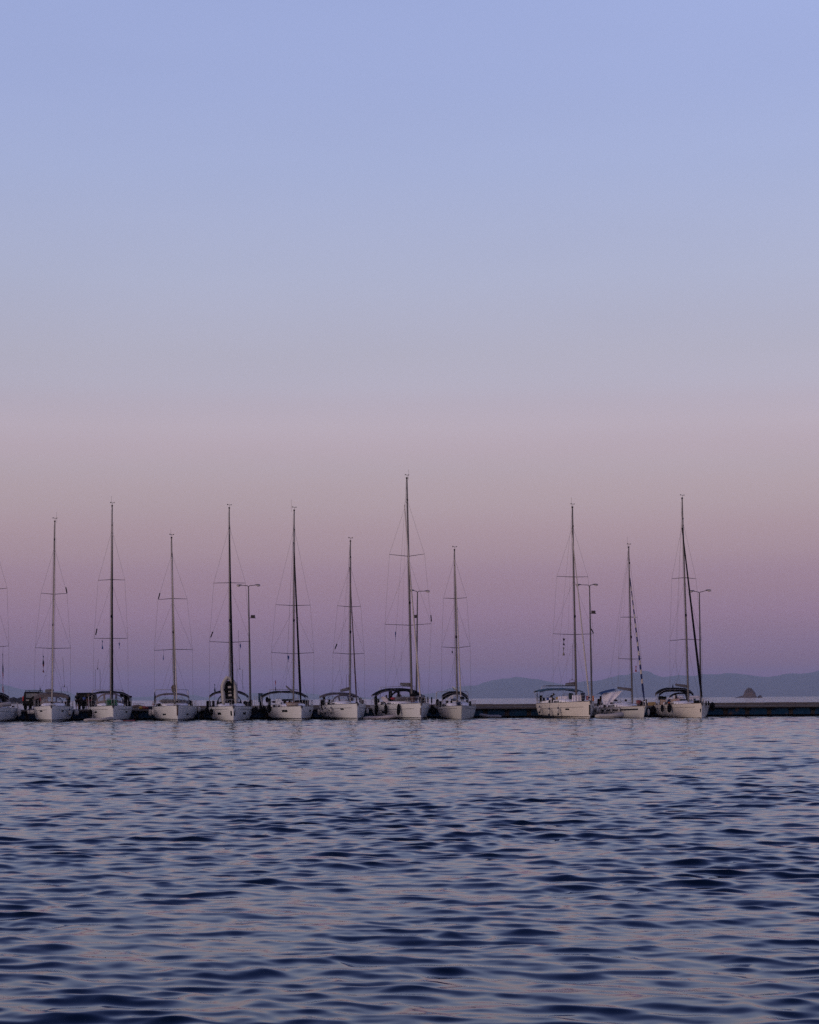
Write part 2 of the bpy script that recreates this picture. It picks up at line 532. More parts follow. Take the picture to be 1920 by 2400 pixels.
# breakwater far behind the quay on the left
def breakwater():
    rnd = random.Random(4)
    D = 1500; rows = []
    n = 150
    tops = []
    for i in range(n + 1):
        px = -160 + (262) * i / n
        tops.append((px, 1635.5 + 1.1 * math.sin(px * 0.35) + rnd.uniform(-0.7, 0.7) + max(0, (px - 90) * 0.4)))
    for j, (s, hgt) in enumerate(((-1, 0), (-0.7, 0.45), (-0.4, 0.62), (-0.1, 1.0), (0.1, 1.0), (0.5, 0.6), (1, 0))):
        row = []
        for px, py in tops:
            w = P(px, py, D)
            z = w.z * hgt
            row.append(Vector((w.x + rnd.uniform(-.5, .5), D + s * 14, z + (rnd.uniform(-.25, .25) if 0 < hgt < 1 else 0) - (1.0 if hgt == 0 else 0))))
        rows.append(row)
    MB().grid(rows).build('breakwater', mat('breakwater_rock', (0.018, 0.016, 0.018), 0.95, var=0.4, scale=0.3, spec=0.2), smooth=False, kind='structure')
breakwater()

# ------------------------------------------------------------------ quay
DQ = 196.0            # front face of the quay
DK = 1.06             # deck height
CONC = mat('quay_concrete', (0.090, 0.080, 0.082), 0.9, var=0.18, scale=1.2, bump=0.3, col2=(0.060, 0.053, 0.056))
WET = mat('quay_wet_base', (0.014, 0.009, 0.008), 0.9, var=0.5, scale=1.0, col2=(0.0015, 0.0015, 0.002), spec=0.0)
def painted_blue():
    m = mat('quay_blue_paint', (0.006, 0.042, 0.085), 0.8, var=0.4, scale=1.6, col2=(0.003, 0.016, 0.052), spec=0.15)
    t = m.node_tree; b = t.nodes['Principled BSDF']
    geo = t.nodes.new('ShaderNodeNewGeometry')
    mp = t.nodes.new('ShaderNodeMapping'); mp.inputs['Scale'].default_value = (0.55, 0.55, 0.9)
    nz = t.nodes.new('ShaderNodeTexNoise'); nz.inputs['Scale'].default_value = 1.0; nz.inputs['Detail'].default_value = 4; nz.inputs['Distortion'].default_value = 0.8
    t.links.new(geo.outputs['Position'], mp.inputs[0]); t.links.new(mp.outputs[0], nz.inputs['Vector'])
    rp = t.nodes.new('ShaderNodeValToRGB')
    rp.color_ramp.elements[0].position = 0.60; rp.color_ramp.elements[1].position = 0.68
    t.links.new(nz.outputs[0], rp.inputs[0])
    mx = t.nodes.new('ShaderNodeMix'); mx.data_type = 'RGBA'
    t.links.new(rp.outputs[0], mx.inputs[0])
    src = b.inputs['Base Color'].links[0].from_socket
    t.links.new(src, mx.inputs[6]); mx.inputs[7].default_value = (0.075, 0.050, 0.045, 1)
    t.links.new(mx.outputs[2], b.inputs['Base Color'])
    return m
BLUEP = painted_blue()
quay = bpy.data.objects.new('quay', None); COL.objects.link(quay)
quay['kind'] = 'structure'
quay.location = (0, DQ, 0)
XL, XR = -78.0, 95.0
MB().box(((XL + XR) / 2, 6.0, DK - 0.09), (XR - XL, 12.0, 0.18), bev=0.02).build('deck_slab', CONC, quay, smooth=False)
MB().box(((XL + XR) / 2, 6.2, -0.8), (XR - XL, 11.0, 3.3)).build('quay_base', WET, quay, smooth=False)
# low back kerb, in cast lengths
x = P(306, 1640, DQ + 12).x
kb = None
while x < XR:
    ln = 3.2
    if kb is None:
        kb = MB().box((0, 0, 0.13), (ln - 0.012, 0.5, 0.29), bev=0.03).build('kerb_block', CONC, quay, smooth=False)
        k2 = kb
    else:
        k2 = kb.copy(); COL.objects.link(k2); k2.parent = quay
    k2.location = (x + ln / 2, 11.6, DK + random.uniform(-0.01, 0.02))
    k2.rotation_euler = (0, 0, random.uniform(-.004, .004))
    x += ln
pan = MB().box((0, 0, 0), (1.74, 0.14, 0.72), bev=0.03).build('face_panel', BLUEP, quay, smooth=False)
brk = MB().box((0, -0.12, 0), (0.60, 0.34, 0.17), bev=0.03).box((0, -0.05, -0.05), (0.40, 0.2, 0.16)).build('rubber_bracket', RUB, quay, smooth=False)
pst = MB().box((0, 0, 0), (0.52, 0.08, 0.56), bev=0.02).build('face_pier', mat('pier_concrete', (0.038, 0.027, 0.026), 0.9, var=0.5, scale=1.1, col2=(0.002, 0.002, 0.003)), quay, smooth=False)
first = True
sp = 51.3 / F * DQ
x0 = P(1702.5, 1660, DQ).x
for i in range(-34, 14):
    bx_ = x0 + i * sp
    if first:
        a_, b_, c_ = pan, brk, pst; first = False
    else:
        a_, b_, c_ = pan.copy(), brk.copy(), pst.copy()
        for o in (a_, b_, c_):
            COL.objects.link(o); o.parent = quay
    a_.location = (bx_ + sp / 2, 0.60 + random.uniform(-.02, .02), DK - 0.20 - 0.34)
    b_.location = (bx_, 0.52, DK - 0.28)
    c_.location = (bx_ + random.uniform(-.03, .03), 0.64, DK - 0.60)

# ------------------------------------------------------------------ boats
D0 = 183.5
class Boat:
    def __init__(b, stem, theta, L_, B_, sheer, label, hullmat=GEL, dd=0.0, rake=0.12, name='sailing_yacht'):
        b.D = D0 + dd
        hor = 1637.7 - (stem - 960) * 0.0061
        w = P(stem, hor, b.D)
        b.O = Vector((w.x, b.D, 0))
        phi = math.atan((stem - 960) / F)
        b.psi = theta - phi
        b.L, b.B, b.zb, b.zs = L_, B_, sheer, sheer - 0.22
        b.rake = rake
        b.hm = hullmat
        b.M = Matrix.Rotation(b.psi, 3, 'Z')
        b.Mi = b.M.transposed()
        b.root = thing(name, label, 'sailboat', b.O, b.psi, 'sailing yachts moored bow out along the quay')
    def at(b, px, py, ly):
        D = b.D + ly
        for _ in range(4):
            l = b.Mi @ (P(px, py, D) - b.O)
            D += ly - l.y
        return l
    def pix(b, l):
        return pix(b.M @ Vector(l) + b.O)
    def sheer(b, t):
        return b.zb + (b.zs - b.zb) * min(1, t * 1.15) ** 0.8 + 0.02 * t * t
    def hw(b, t, z):
        t = min(max(t, 0), 1)
        u = 1 - min(t / 0.62, 1)
        bd = b.B / 2 * (1 - u ** 2.15) ** 0.9
        if t > 0.62:
            bd *= 1 - 0.10 * ((t - 0.62) / 0.38) ** 2
        bd = max(bd, 0.035)
        bw = bd * (0.56 + 0.16 * min(t * 3.2, 1) - 0.10 * max(t - .6, 0))
        s = b.sheer(t)
        if z >= 0:
            return bw + (bd - bw) * (z / s) ** (0.42 + 0.6 * (1 - min(t * 3, 1)))
        return bw * max(1 - (z / -0.55) ** 2, 0.02) ** 0.5
    def pt(b, side, t, z):
        y = t * b.L - (b.rake * (z / b.zb) * (1 - t) ** 6 if z > 0 else 0)
        return Vector((side * b.hw(t, z), y, z))
    def surf(b, side, px, py):
        """hull-surface point seen at a pixel: (t, z, point, outward normal, fore-aft tangent)"""
        best = None
        for i in range(161):
            t = (i / 160) ** 1.5
            s = b.sheer(t)
            for j in range(17):
                z = 0.02 + (s - 0.02) * j / 16
                q = b.pix(b.pt(side, t, z))
                e = (q[0] - px) ** 2 + (q[1] - py) ** 2
                if best is None or e < best[0]:
                    best = (e, t, z)
        _, t, z = best
        return b.frame(side, t, z)
    def frame(b, side, t, z):
        p = b.pt(side, t, z)
        e = 0.004
        ty = (b.pt(side, min(t + e, 1), z) - b.pt(side, max(t - e, 0), z)).normalized()
        tz = (b.pt(side, t, min(z + .03, b.sheer(t))) - b.pt(side, t, max(z - .03, 0.0))).normalized()
        n = ty.cross(tz).normalized()
        if n.x * side < 0:
            n = -n
        return t, z, p, n, ty
    def hull(b, stripe=True, line=0.33):
        ts = [(i / 26) ** 1.35 for i in range(27)]
        zz = [-0.55, -0.4, -0.2, 0.0, 0.14, 0.3, 0.5, 0.7, 0.85, 0.95, 1.0]
        m = MB()
        for side in (-1, 1):
            rows = []
            for t in ts:
                s = b.sheer(t)
                rows.append([b.pt(side, t, z if z <= 0 else z * s) for z in zz])
            if side > 0:
                rows = [list(reversed(r_)) for r_ in rows]
            m.grid(rows)
        # stem face and transom
        m.grid([[b.pt(-1, 0, z if z <= 0 else z * b.zb) for z in zz], [b.pt(1, 0, z if z <= 0 else z * b.zb) for z in zz]])
        s = b.sheer(1)
        m.grid([[b.pt(1, 1, z if z <= 0 else z * s) for z in zz], [b.pt(-1, 1, z if z <= 0 else z * s) for z in zz]])
        b.h = m.build('hull', b.hm, b.root)
        # deck with camber
        rows = []
        for t in ts:
            s = b.sheer(t); w = b.hw(t, s) - 0.01; y = b.pt(1, t, s).y
            rows.append([Vector((w * u, y, s - 0.03 + 0.09 * (1 - u * u) * min(1, w))) for u in (-1, -.6, -.2, .2, .6, 1)])
        MB().grid(rows).build('deck', DECK, b.root)
        # toe rail
        m = MB()
        for side in (-1, 1):
            m.tube([b.pt(side, t, b.sheer(t)) + Vector((-side * 0.02, 0, 0.02)) for t in ts], 0.028, 5)
        m.build('toe_rail', b.rail if hasattr(b, 'rail') else ALU, b.root)
        # antifouling band, widened aft to paint in hull-bottom shade; boot stripe
        for (nm, z0, z1, mm) in (('antifouling_shade_band', -0.30, 0.045, ANTIF_SHADE), ('boot_stripe', 0.115, 0.195, STRIPE)):
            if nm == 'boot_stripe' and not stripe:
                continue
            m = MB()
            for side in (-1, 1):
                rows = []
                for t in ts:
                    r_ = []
                    z2 = z1 + (0.13 * t ** 1.5 if nm == 'antifouling_shade_band' else 0.10 * t ** 1.5)
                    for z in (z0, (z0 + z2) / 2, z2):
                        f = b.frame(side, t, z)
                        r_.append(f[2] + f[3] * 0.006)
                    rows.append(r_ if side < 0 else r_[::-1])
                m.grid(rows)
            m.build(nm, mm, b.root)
        if line:
            m = MB()
            for side in (-1, 1):
                rows = []
                for t in [0.06 + 0.86 * i / 24 for i in range(25)]:
                    z = b.sheer(t) - line - 0.05 * t
                    f0 = b.frame(side, t, z); f1 = b.frame(side, t, z + 0.03)
                    q = [f0[2] + f0[3] * .006, f1[2] + f1[3] * .006]
                    rows.append(q if side < 0 else q[::-1])
                m.grid(rows)
            m.build('hull_stripe', STRIPE, b.root)
    def window(b, px0, py0, px1, py1, name='hull_window', m_=HG):
        cx = (px0 + px1) / 2; cy = (py0 + py1) / 2
        q0 = b.pix((0, 0, 1))[0]
        side = -1 if cx < q0 else 1
        t, z, p, n, ty = b.surf(side, cx, cy)
        k = F / b.D
        hgt = (py1 - py0) / k
        # fore-aft length from apparent width
        a = b.pix(p); c = b.pix(p + ty * 0.5)
        ap = max(abs(c[0] - a[0]), 3.0) / 0.5
        wid = min((px1 - px0) / ap, 1.3)
        up = n.cross(ty).normalized()
        if up.z < 0:
            up = -up
        MB().box(p + n * 0.008, (1, 1, 1)) if False else None
        rot = Matrix((ty, n, up)).transposed()
        MB().box(p + n * 0.0, (wid, 0.03, hgt), rot, bev=0.012).build(name, m_, b.root, smooth=False)
    def roof(b, t0=0.30, t1=0.66, hgt=0.38, wf=0.60, hatch=True, white=True):
        rows = []
        n = 12
        for i in range(n + 1):
            s = i / n; t = t0 + (t1 - t0) * s
            w = b.hw(t, b.sheer(t)) * wf * (0.35 + 0.65 * min(1, s * 2.2) ** 0.6)
            k = hgt * min(1, s * 2.0) ** 0.8
            z0 = b.sheer(t) - 0.02
            rows.append([Vector((-w - .06, t * b.L, z0)), Vector((-w, t * b.L, z0 + k * .75)), Vector((-w * .82, t * b.L, z0 + k)), Vector((0, t * b.L, z0 + k * 1.12)),
                         Vector((w * .82, t * b.L, z0 + k)), Vector((w, t * b.L, z0 + k * .75)), Vector((w + .06, t * b.L, z0))])
        m = MB().grid(rows)
        m.add(rows[-1], [tuple(range(7))])
        rf = m.build('coachroof', DECK, b.root)
        b.rooftop = b.sheer((t0 + t1) / 2) + hgt
        for side in (-1, 1):
            q = []
            for i in (5, 7, 9, 11):
                r_ = rows[i]; a, c = (r_[0], r_[1]) if side < 0 else (r_[6], r_[5])
                q.append([a.lerp(c, .35) + Vector((side * .012, 0, 0)), a.lerp(c, .85) + Vector((side * .012, 0, 0))])
            MB().grid(q if side > 0 else [w[::-1] for w in q]).build('cabin_window', HG, rf)
        if hatch:
            MB().box((0, (t0 * .75) * b.L, b.sheer(t0 * .75) + 0.09), (0.6, 0.6, 0.07), bev=.02).build('foredeck_hatch', HG, b.root, smooth=False)
            MB().box((0, (t0 + .10) * b.L, b.sheer(t0 + .1) + hgt * .98), (0.5, 0.5, 0.06), bev=.02).build('deck_hatch', HG, b.root, smooth=False)
        # cockpit coamings, wheel
        for side in (-1, 1):
            m = MB()
            rr = []
            for i in range(7):
                t = t1 + (0.95 - t1) * i / 6
                w = b.hw(t, b.sheer(t)); z = b.sheer(t)
                k = .30 - .12 * i / 6
                rr.append([Vector((side * (w - .32), t * b.L, z - .05)), Vector((side * (w - .36), t * b.L, z + k)), Vector((side * (w - .62), t * b.L, z + k)), Vector((side * (w - .66), t * b.L, z - .05))])
            m.grid(rr if side > 0 else [w[::-1] for w in rr])
            m.build('cockpit_coaming', DECK, b.root)
        for side in (-1, 1):
            c = Vector((side * .75, .86 * b.L, b.sheer(.86) + .55))
            pts = [c + Vector((math.cos(a * math.pi / 8) * .42, 0, math.sin(a * math.pi / 8) * .42)) for a in range(17)]
            w_ = MB().tube(pts, .018, 5, caps=False)
            for a in range(0, 16, 3):
                w_.tube([c, pts[a]], .012, 4)
            w_.tube([c + Vector((0, .02, 0)), c + Vector((0, .1, -.75))], [.05, .12], 6)
            w_.build('steering_wheel', STEEL, b.root)
    def rails(b, bow_t=0.0, hgt=0.6, npost=6, skip=()):
        # pulpit
        def dp(side, t, h):
            s = b.sheer(t); p = b.pt(side, t, s)
            return Vector((p.x - side * .05, p.y, s + h))
        m = MB()
        for h in (hgt, hgt * .5):
            pts = [dp(-1, t, h) for t in (.125, .08, .04, .012)] + [dp(1, t, h) for t in (.012, .04, .08, .125)]
            if h == hgt:
                m.tube(pts, .015, 5)
            else:
                m.tube(pts[:3], .010, 5); m.tube(pts[5:], .010, 5)
        for side in (-1, 1):
            for t in (.02, .075, .125):
                m.tube([dp(side, t, 0), dp(side, t, hgt)], .013, 5)
        m.build('pulpit', STEEL, b.root)
        posts = [.125 + (.93 - .125) * i / npost for i in range(1, npost)]
        for side in (-1, 1):
            m = MB()
            for h in (hgt, hgt * .5):
                m.tube([dp(side, t, h) for t in [.125] + posts + [.93]], .006, 4)
            m.build('lifeline', WIRE, b.root)
        st = None
        for side in (-1, 1):
            for t in posts:
                p = dp(side, t, 0)
                if st is None:
                    st = MB().tube([(0, 0, 0), (0, 0, hgt + .02)], .014, 5).build('stanchion', STEEL, b.root)
                    st.location = p
                else:
                    c = st.copy(); COL.objects.link(c); c.parent = b.root; c.location = p
        for side in (-1, 1):
            m = MB()
            for h in (hgt, hgt * .5):
                m.tube([dp(side, .93, h), dp(side, .985, h), (side * .5, b.L * .99, b.sheer(1) + h)], .014, 5)
            for t in (.93, .985):
                m.tube([dp(side, t, 0), dp(side, t, hgt)], .013, 5)
            m.build('pushpit', STEEL, b.root)
    def rig(b, base, top, sp1, sp2, sy, chain, furl, my=5.3, r=0.095, mast=ALU, roofz=None, refl=None, boom=None, boom_r=0.13, boom_m=GREYC,
            backstay=True, dark_top=True, fw=1.0, antenna=None):
        LY = my
        p0 = b.at(base[0], base[1], LY)
        p1 = b.at(top[0], top[1], LY + 0.35)
        foot = Vector((p0.x, p0.y, b.sheer(LY / b.L) + 0.05))
        n = 7
        def on(py):   # point on the mast axis at image row py
            f = (py - base[1]) / (top[1] - base[1])
            return p0.lerp(p1, f)
        r = r * 1.12
        m = MB().tube([foot, p0] + [p0.lerp(p1, i / n) for i in range(1, n + 1)], [r, r] + [r * (1 - 0.34 * (i / n) ** 2) for i in range(1, n + 1)], 8, flat=0.78)
        mo = m.build('mast', mast, b.root)
        MB().tube([foot, foot + Vector((0, 0, .12))], r * 1.7, 8).build('mast_collar', RUB, mo)
        # masthead: wind instruments, light, antenna
        k = F / b.D
        m = MB()
        hd = p1
        m.tube([hd, hd + Vector((0, 0, .12))], r * .75, 6)
        m.tube([hd + Vector((.03, 0, .1)), hd + Vector((.03, 0, .34))], .012, 4)
        m.tube([hd + Vector((-.20, -.1, .36)), hd + Vector((.22, .05, .33))], .016, 4)
        m.add([hd + Vector(v) for v in ((-.20, -.1, .30), (-.20, -.1, .44), (-.06, -.06, .37), (-.20, -.08, .30), (-.20, -.08, .44), (-.06, -.04, .37))], [(0, 1, 2), (5, 4, 3)])
        m.ell(hd + Vector((.20, .05, .37)), (.06, .06, .035), 6, 4)
        m.build('wind_vane', RUB, mo)
        if antenna:
            a = b.at(antenna[0], antenna[1], LY + .35)
            MB().tube([(a.x, hd.y, hd.z - .1), a], .009, 4).build('antenna', WIRE, mo)
        # lights / fittings on mast
        for f, s_ in ((0.42, .10), (0.90, .07)):
            c = p0.lerp(p1, f) + Vector((0, -r * 1.0, 0))
            MB().ell(c, (s_, s_ * .9, s_ * 1.6), 8, 5).build('mast_light', RUB, mo)
        spr = []
        for sp_ in (sp1, sp2):
            if not sp_:
                continue
            l_, mm, r_ = sp_
            root_ = on(mm[1])
            for tip in (l_, r_):
                tp = b.at(tip[0], tip[1], LY + 0.25)
                tp.y = root_.y + 0.25
                MB().tube([root_, tp], [.035, .022], 6, flat=1.6).build('spreader', ALUD if mast is ALUD else ALU, mo)
                spr.append(tp)
        sht = on(sy)
        for side, i, cx in ((0, 0, chain[0]), (1, 1, chain[1])):
            sd_ = -1 if side == 0 else 1
            t = (LY + .3) / b.L
            cp = Vector((b.at(cx, 1655, LY + .3).x, LY + .3, b.sheer(t)))
            lim = b.hw(t, b.sheer(t)) - .06
            cp.x = max(-lim, min(lim, cp.x)) if abs(cp.x) > lim + .25 else cp.x
            if sp1:
                MB().tube([sht, spr[i]] + ([spr[i + 2]] if sp2 else []) + [cp], .0085, 4).build('cap_shroud', WIRE, b.root)
                if sp2:
                    MB().tube([on(sp1[1][1] + 6), spr[i + 2]], .0075, 4).build('intermediate_shroud', WIRE, b.root)
                    MB().tube([on(sp2[1][1] + 6), cp + Vector((-sd_ * .18, .25, 0))], .0075, 4).build('lower_shroud', WIRE, b.root)
        # forestay with furled genoa
        (ftx, fty), (fbx, fby), frad, fmat = furl
        bow = Vector((0, 0.35, b.zb + 0.10))
        ft = on(fty)
        if abs(fbx - b.pix(bow)[0]) < 40:
            fb = b.at(fbx, fby, 0.55)
        else:
            fb = bow
        ftt = b.at(ftx, fty, 4.6)
        ftt = ft + (ftt - ft) * 1.0
        ftt.y = ft.y - .18
        nn = 14
        pts = [fb.lerp(ftt, i / nn) for i in range(nn + 1)]
        rr = [frad * (0.55 if i == 0 else 1.0 if i < 3 else (1.05 - 0.6 * i / nn)) for i in range(nn + 1)]
        MB().tube([Vector((0 + fb.x * .6, .32, b.zb + .02)), fb], .012, 5).build('forestay_fitting', STEEL, b.root)
        if fmat == 'striped':
            fo = MB().tube(pts, rr, 8).build('furled_genoa', mat('genoa_blue_cover', (0.012, 0.02, 0.075), .8, spec=.2), b.root)
            # spiral of pale sail
            for i in range(11):
                f0 = 0.13 + i * 0.076
                q = []
                for j in range(5):
                    f = f0 + 0.036 * j / 4
                    q.append(fb.lerp(ftt, f) + Vector((-.02 + .04 * j / 4, -.03, 0)))
                MB().tube(q, [frad * 1.06 * (1.02 - .6 * (f0 + .02))] * 5, 7).build('pale_wrap', SAIL, fo)
        else:
            fo = MB().tube(pts, rr, 7).build('furled_genoa', fmat, b.root)
        MB().ell(fb + Vector((0, 0, -.05)), (.11, .11, .08), 8, 4).build('furling_drum', RUB, fo)
        MB().tube([ftt, on(sy - 8) if sy > 8 else p1], .01, 4).build('head_stay', WIRE, b.root)
        if backstay:
            sp_t = Vector((0, b.L * .985, b.sheer(1) + .1))
            mid = p1.lerp(sp_t, .78)
            MB().tube([p1, mid, Vector((-1.1, b.L * .97, b.sheer(1)))], .007, 4).tube([mid, Vector((1.1, b.L * .97, b.sheer(1)))], .007, 4).build('backstay', WIRE, b.root)
        # halyards along the mast
        MB().tube([p1 + Vector((-.10, .1, -.3)), foot + Vector((-.16, .05, .4))], .008, 4).tube([p1 + Vector((.1, .1, -1.5)), foot + Vector((.15, .1, .4))], .007, 4).build('halyard', ROPE, b.root)
        for rf in (refl or []):
            a = b.at(rf[0], rf[1], LY + .25); c = b.at(rf[2], rf[3], LY + .25)
            MB().tube([a, c], .055, 6).build('radar_reflector', RUB, b.root)
        if boom:
            (gx, gy), (ex, ey) = boom[:2]
            bl = boom[2] if len(boom) > 2 else 4.2
            g = b.at(gx, gy, LY + .12); e = b.at(ex, ey, LY + bl)
            bo = MB().tube([g.lerp(e, i / 4) for i in range(5)], [boom_r * .6, boom_r * .72, boom_r * .72, boom_r * .7, boom_r * .6], 8).build('boom', ALU if boom_m is not BLACK else ALUD, b.root)
            up = Vector((0, 0, boom_r * .7))
            MB().tube([g.lerp(e, i / 4) + up * (1.25 if i < 2 else 1) for i in range(5)], [boom_r * .9, boom_r * .85, boom_r * .8, boom_r * .7, boom_r * .5], 8).build('stowed_mainsail', boom_m, bo)
            MB().tube([e, p1], .005, 4).build('topping_lift', WIRE, b.root)
            MB().tube([e.lerp(g, .25), Vector((0, LY + 4, b.sheer(.7) + .3))], .012, 4).build('mainsheet', ROPE, b.root)
        b.mast0, b.mast1, b.on = p0, p1, on
        return mo
    def canopy(b, l, r, top, sh, ly=9.6, ln=2.0, m_=BLACK, th=0.05, p=3.0, name='bimini', legs=True, droop=0.10, val=0.14):
        lf = b.at(l, sh, ly); rt = b.at(r, sh, ly); tp = b.at((l + r) / 2, top, ly)
        rows = []
        nx = 14
        for j in range(6):
            v = j / 5
            row = []
            for i in range(nx + 1):
                u = -1 + 2 * i / nx
                xx = (lf.x + rt.x) / 2 + (rt.x - lf.x) / 2 * math.copysign(abs(u) ** 0.92, u)
                zs_ = lf.z + (rt.z - lf.z) * (u + 1) / 2
                z = zs_ + (tp.z - (lf.z + rt.z) / 2) * (1 - abs(u) ** p)
                z -= droop * (abs(2 * v - 1) ** 2.5) + 0.015 * math.sin(i * 1.9 + j)
                row.append(Vector((xx, ly + ln * v, z)))
            rows.append(row)
        base = [[Vector((q.x, q.y, q.z - th)) for q in rr] for rr in rows]
        mb = MB().sheet(base, th)
        # front and back valance
        for rr in (rows[0], rows[-1]):
            mb.sheet([[q.copy() for q in rr], [Vector((q.x, q.y, q.z - val)) for q in rr]], .02, (0, 1, 0))
        o = mb.build(name, m_, b.root)
        if legs:
            fm = MB()
            for sx in (0, -1):
                q = rows[1][sx]; q2 = rows[4][sx]
                fx = q.x * .93 + (lf.x + rt.x) / 2 * .07
                dz = b.sheer(.8)
                ft = Vector((fx, ly + ln * .55, dz))
                for qq in (rows[0][sx], rows[2][sx], rows[4][sx], rows[5][sx]):
                    fm.tube([qq - Vector((0, 0, .03)), qq.lerp(ft, .25) + Vector(((.02 if sx else -.02), 0, 0)), ft], .016, 5)
            for j in (0, 2, 5):
                fm.tube([q - Vector((0, 0, th + .015)) for q in rows[j]], .014, 5)
            fm.build('canopy_frame', STEEL, o)
        return o
    def hood(b, l, r, top, bot, ly=7.4, m_=BLACK, clear=CLEAR, ln=1.3, band=0.16, nwin=3, p=2.6):
        lf = b.at(l, bot, ly + ln); rt = b.at(r, bot, ly + ln); tp = b.at((l + r) / 2, top, ly + ln)
        cx = (lf.x + rt.x) / 2; hw_ = (rt.x - lf.x) / 2; hz = tp.z - lf.z; z0 = lf.z
        def S_(u, v):   # u across -1..1, v 0 front foot .. 1 rear arch
            a = max(0.0, 1 - abs(u) ** p) ** (1 / 1.6)
            y = ly + ln * (abs(u) ** 2 * (1 - v) * .75 + v)
            z = z0 + hz * a * math.sin(v * math.pi / 2) ** 0.75 + (0.0 if v else -.03)
            x_ = cx + hw_ * u * (0.94 + .06 * v)
            return Vector((x_, y, z))
        NX = 20
        us = [-1 + 2 * i / NX for i in range(NX + 1)]
        o = MB()
        # rear arch band and lower skirt
        o.sheet([[S_(u, v) for u in us] for v in (.62, .78, .9, 1.0)], .03, (0, .3, 1))
        o.sheet([[S_(u, v) for u in us] for v in (0, .08, .16)], .02, (0, 0, 1))
        divs = [-1, -.42, .42, 1] if nwin == 3 else [-1, 0, 1]
        for d in divs:
            a, c = max(-1, d - .07), min(1, d + .07)
            if d == -1:
                c = -.84
            if d == 1:
                a = .84
            o.sheet([[S_(a + (c - a) * k / 3, v) for k in range(4)] for v in (.16, .3, .46, .62)], .02, (0, -.5, 1))
        ho = o.build('sprayhood', m_, b.root)
        if clear:
            for d0, d1 in zip(divs, divs[1:]):
                a, c = d0 + .07 if d0 > -1 else -.84, d1 - .07 if d1 < 1 else .84
                MB().grid([[S_(a + (c - a) * k / 6, v) - Vector((0, 0, .005)) for k in range(7)] for v in (.15, .3, .46, .63)]).build('hood_window', clear, ho)
        return ho
    def arch(b, l, r, y, ly=11.2, y2=None, rr=.03, legs=True, panel=None):
        a = b.at(l, y, ly); c = b.at(r, y2 or y, ly)
        pts = [a + Vector((0, 0, -.10)), a + Vector((.06, 0, 0)), c + Vector((-.06, 0, 0)), c + Vector((0, 0, -.10))]
        m = MB().tube(pts, rr, 6)
        m.tube([q + Vector((0, .9, 0)) for q in pts], rr * .8, 6)
        if legs:
            for q, s_ in ((a, -1), (c, 1)):
                for dy in (0, .9):
                    m.tube([q + Vector((0, dy, -.1)), Vector((q.x + s_ * .12, ly + .5 + dy * .3, b.sheer(.93)))], rr * .7, 5)
        o = m.build('stern_arch', STEEL, b.root)
        if panel:
            pa = b.at(panel[0], y - 1, ly); pc = b.at(panel[1], y - 1, ly)
            MB().box(((pa.x + pc.x) / 2, ly + .45, (pa.z + pc.z) / 2), (abs(pc.x - pa.x), 1.0, .05)).build('solar_panel', HG, o, smooth=False)
        return o
    def anchor(b):
        z = b.zb
        m = MB().box((0, -.05, z + .03), (.16, .5, .06), bev=.015)
        m.tube([(0, .15, z + .09), (0, -.34, z + .06), (0, -.42, z - .10)], .028, 6)
        m.grid([[Vector((-.02, -.44, z - .24)), Vector((-.11, -.36, z - .10)), Vector((-.08, -.28, z + .01))], [Vector((0, -.48, z - .27)), Vector((0, -.43, z - .14)), Vector((0, -.36, z - .0))],
                [Vector((.02, -.44, z - .24)), Vector((.11, -.36, z - .10)), Vector((.08, -.28, z + .01))]])
        m.build('anchor', mat('anchor_steel', (0.05, 0.045, 0.045), .5, metal=.4), b.root)
    def bow_strip(b, m_=HG, z0=.45, z1=1.15):
        q = []
        for z in (z0, (z0 + z1) / 2, z1):
            q.append([b.pt(-1, .0, z) + Vector((-.05, .06, 0)), b.pt(-1, 0, z) + Vector((.0, -.015, 0)), b.pt(1, 0, z) + Vector((.0, -.015, 0)), b.pt(1, 0, z) + Vector((.05, .06, 0))])
        MB().sheet(q, .02, (0, -1, 0)).build('stem_guard', m_, b.root)

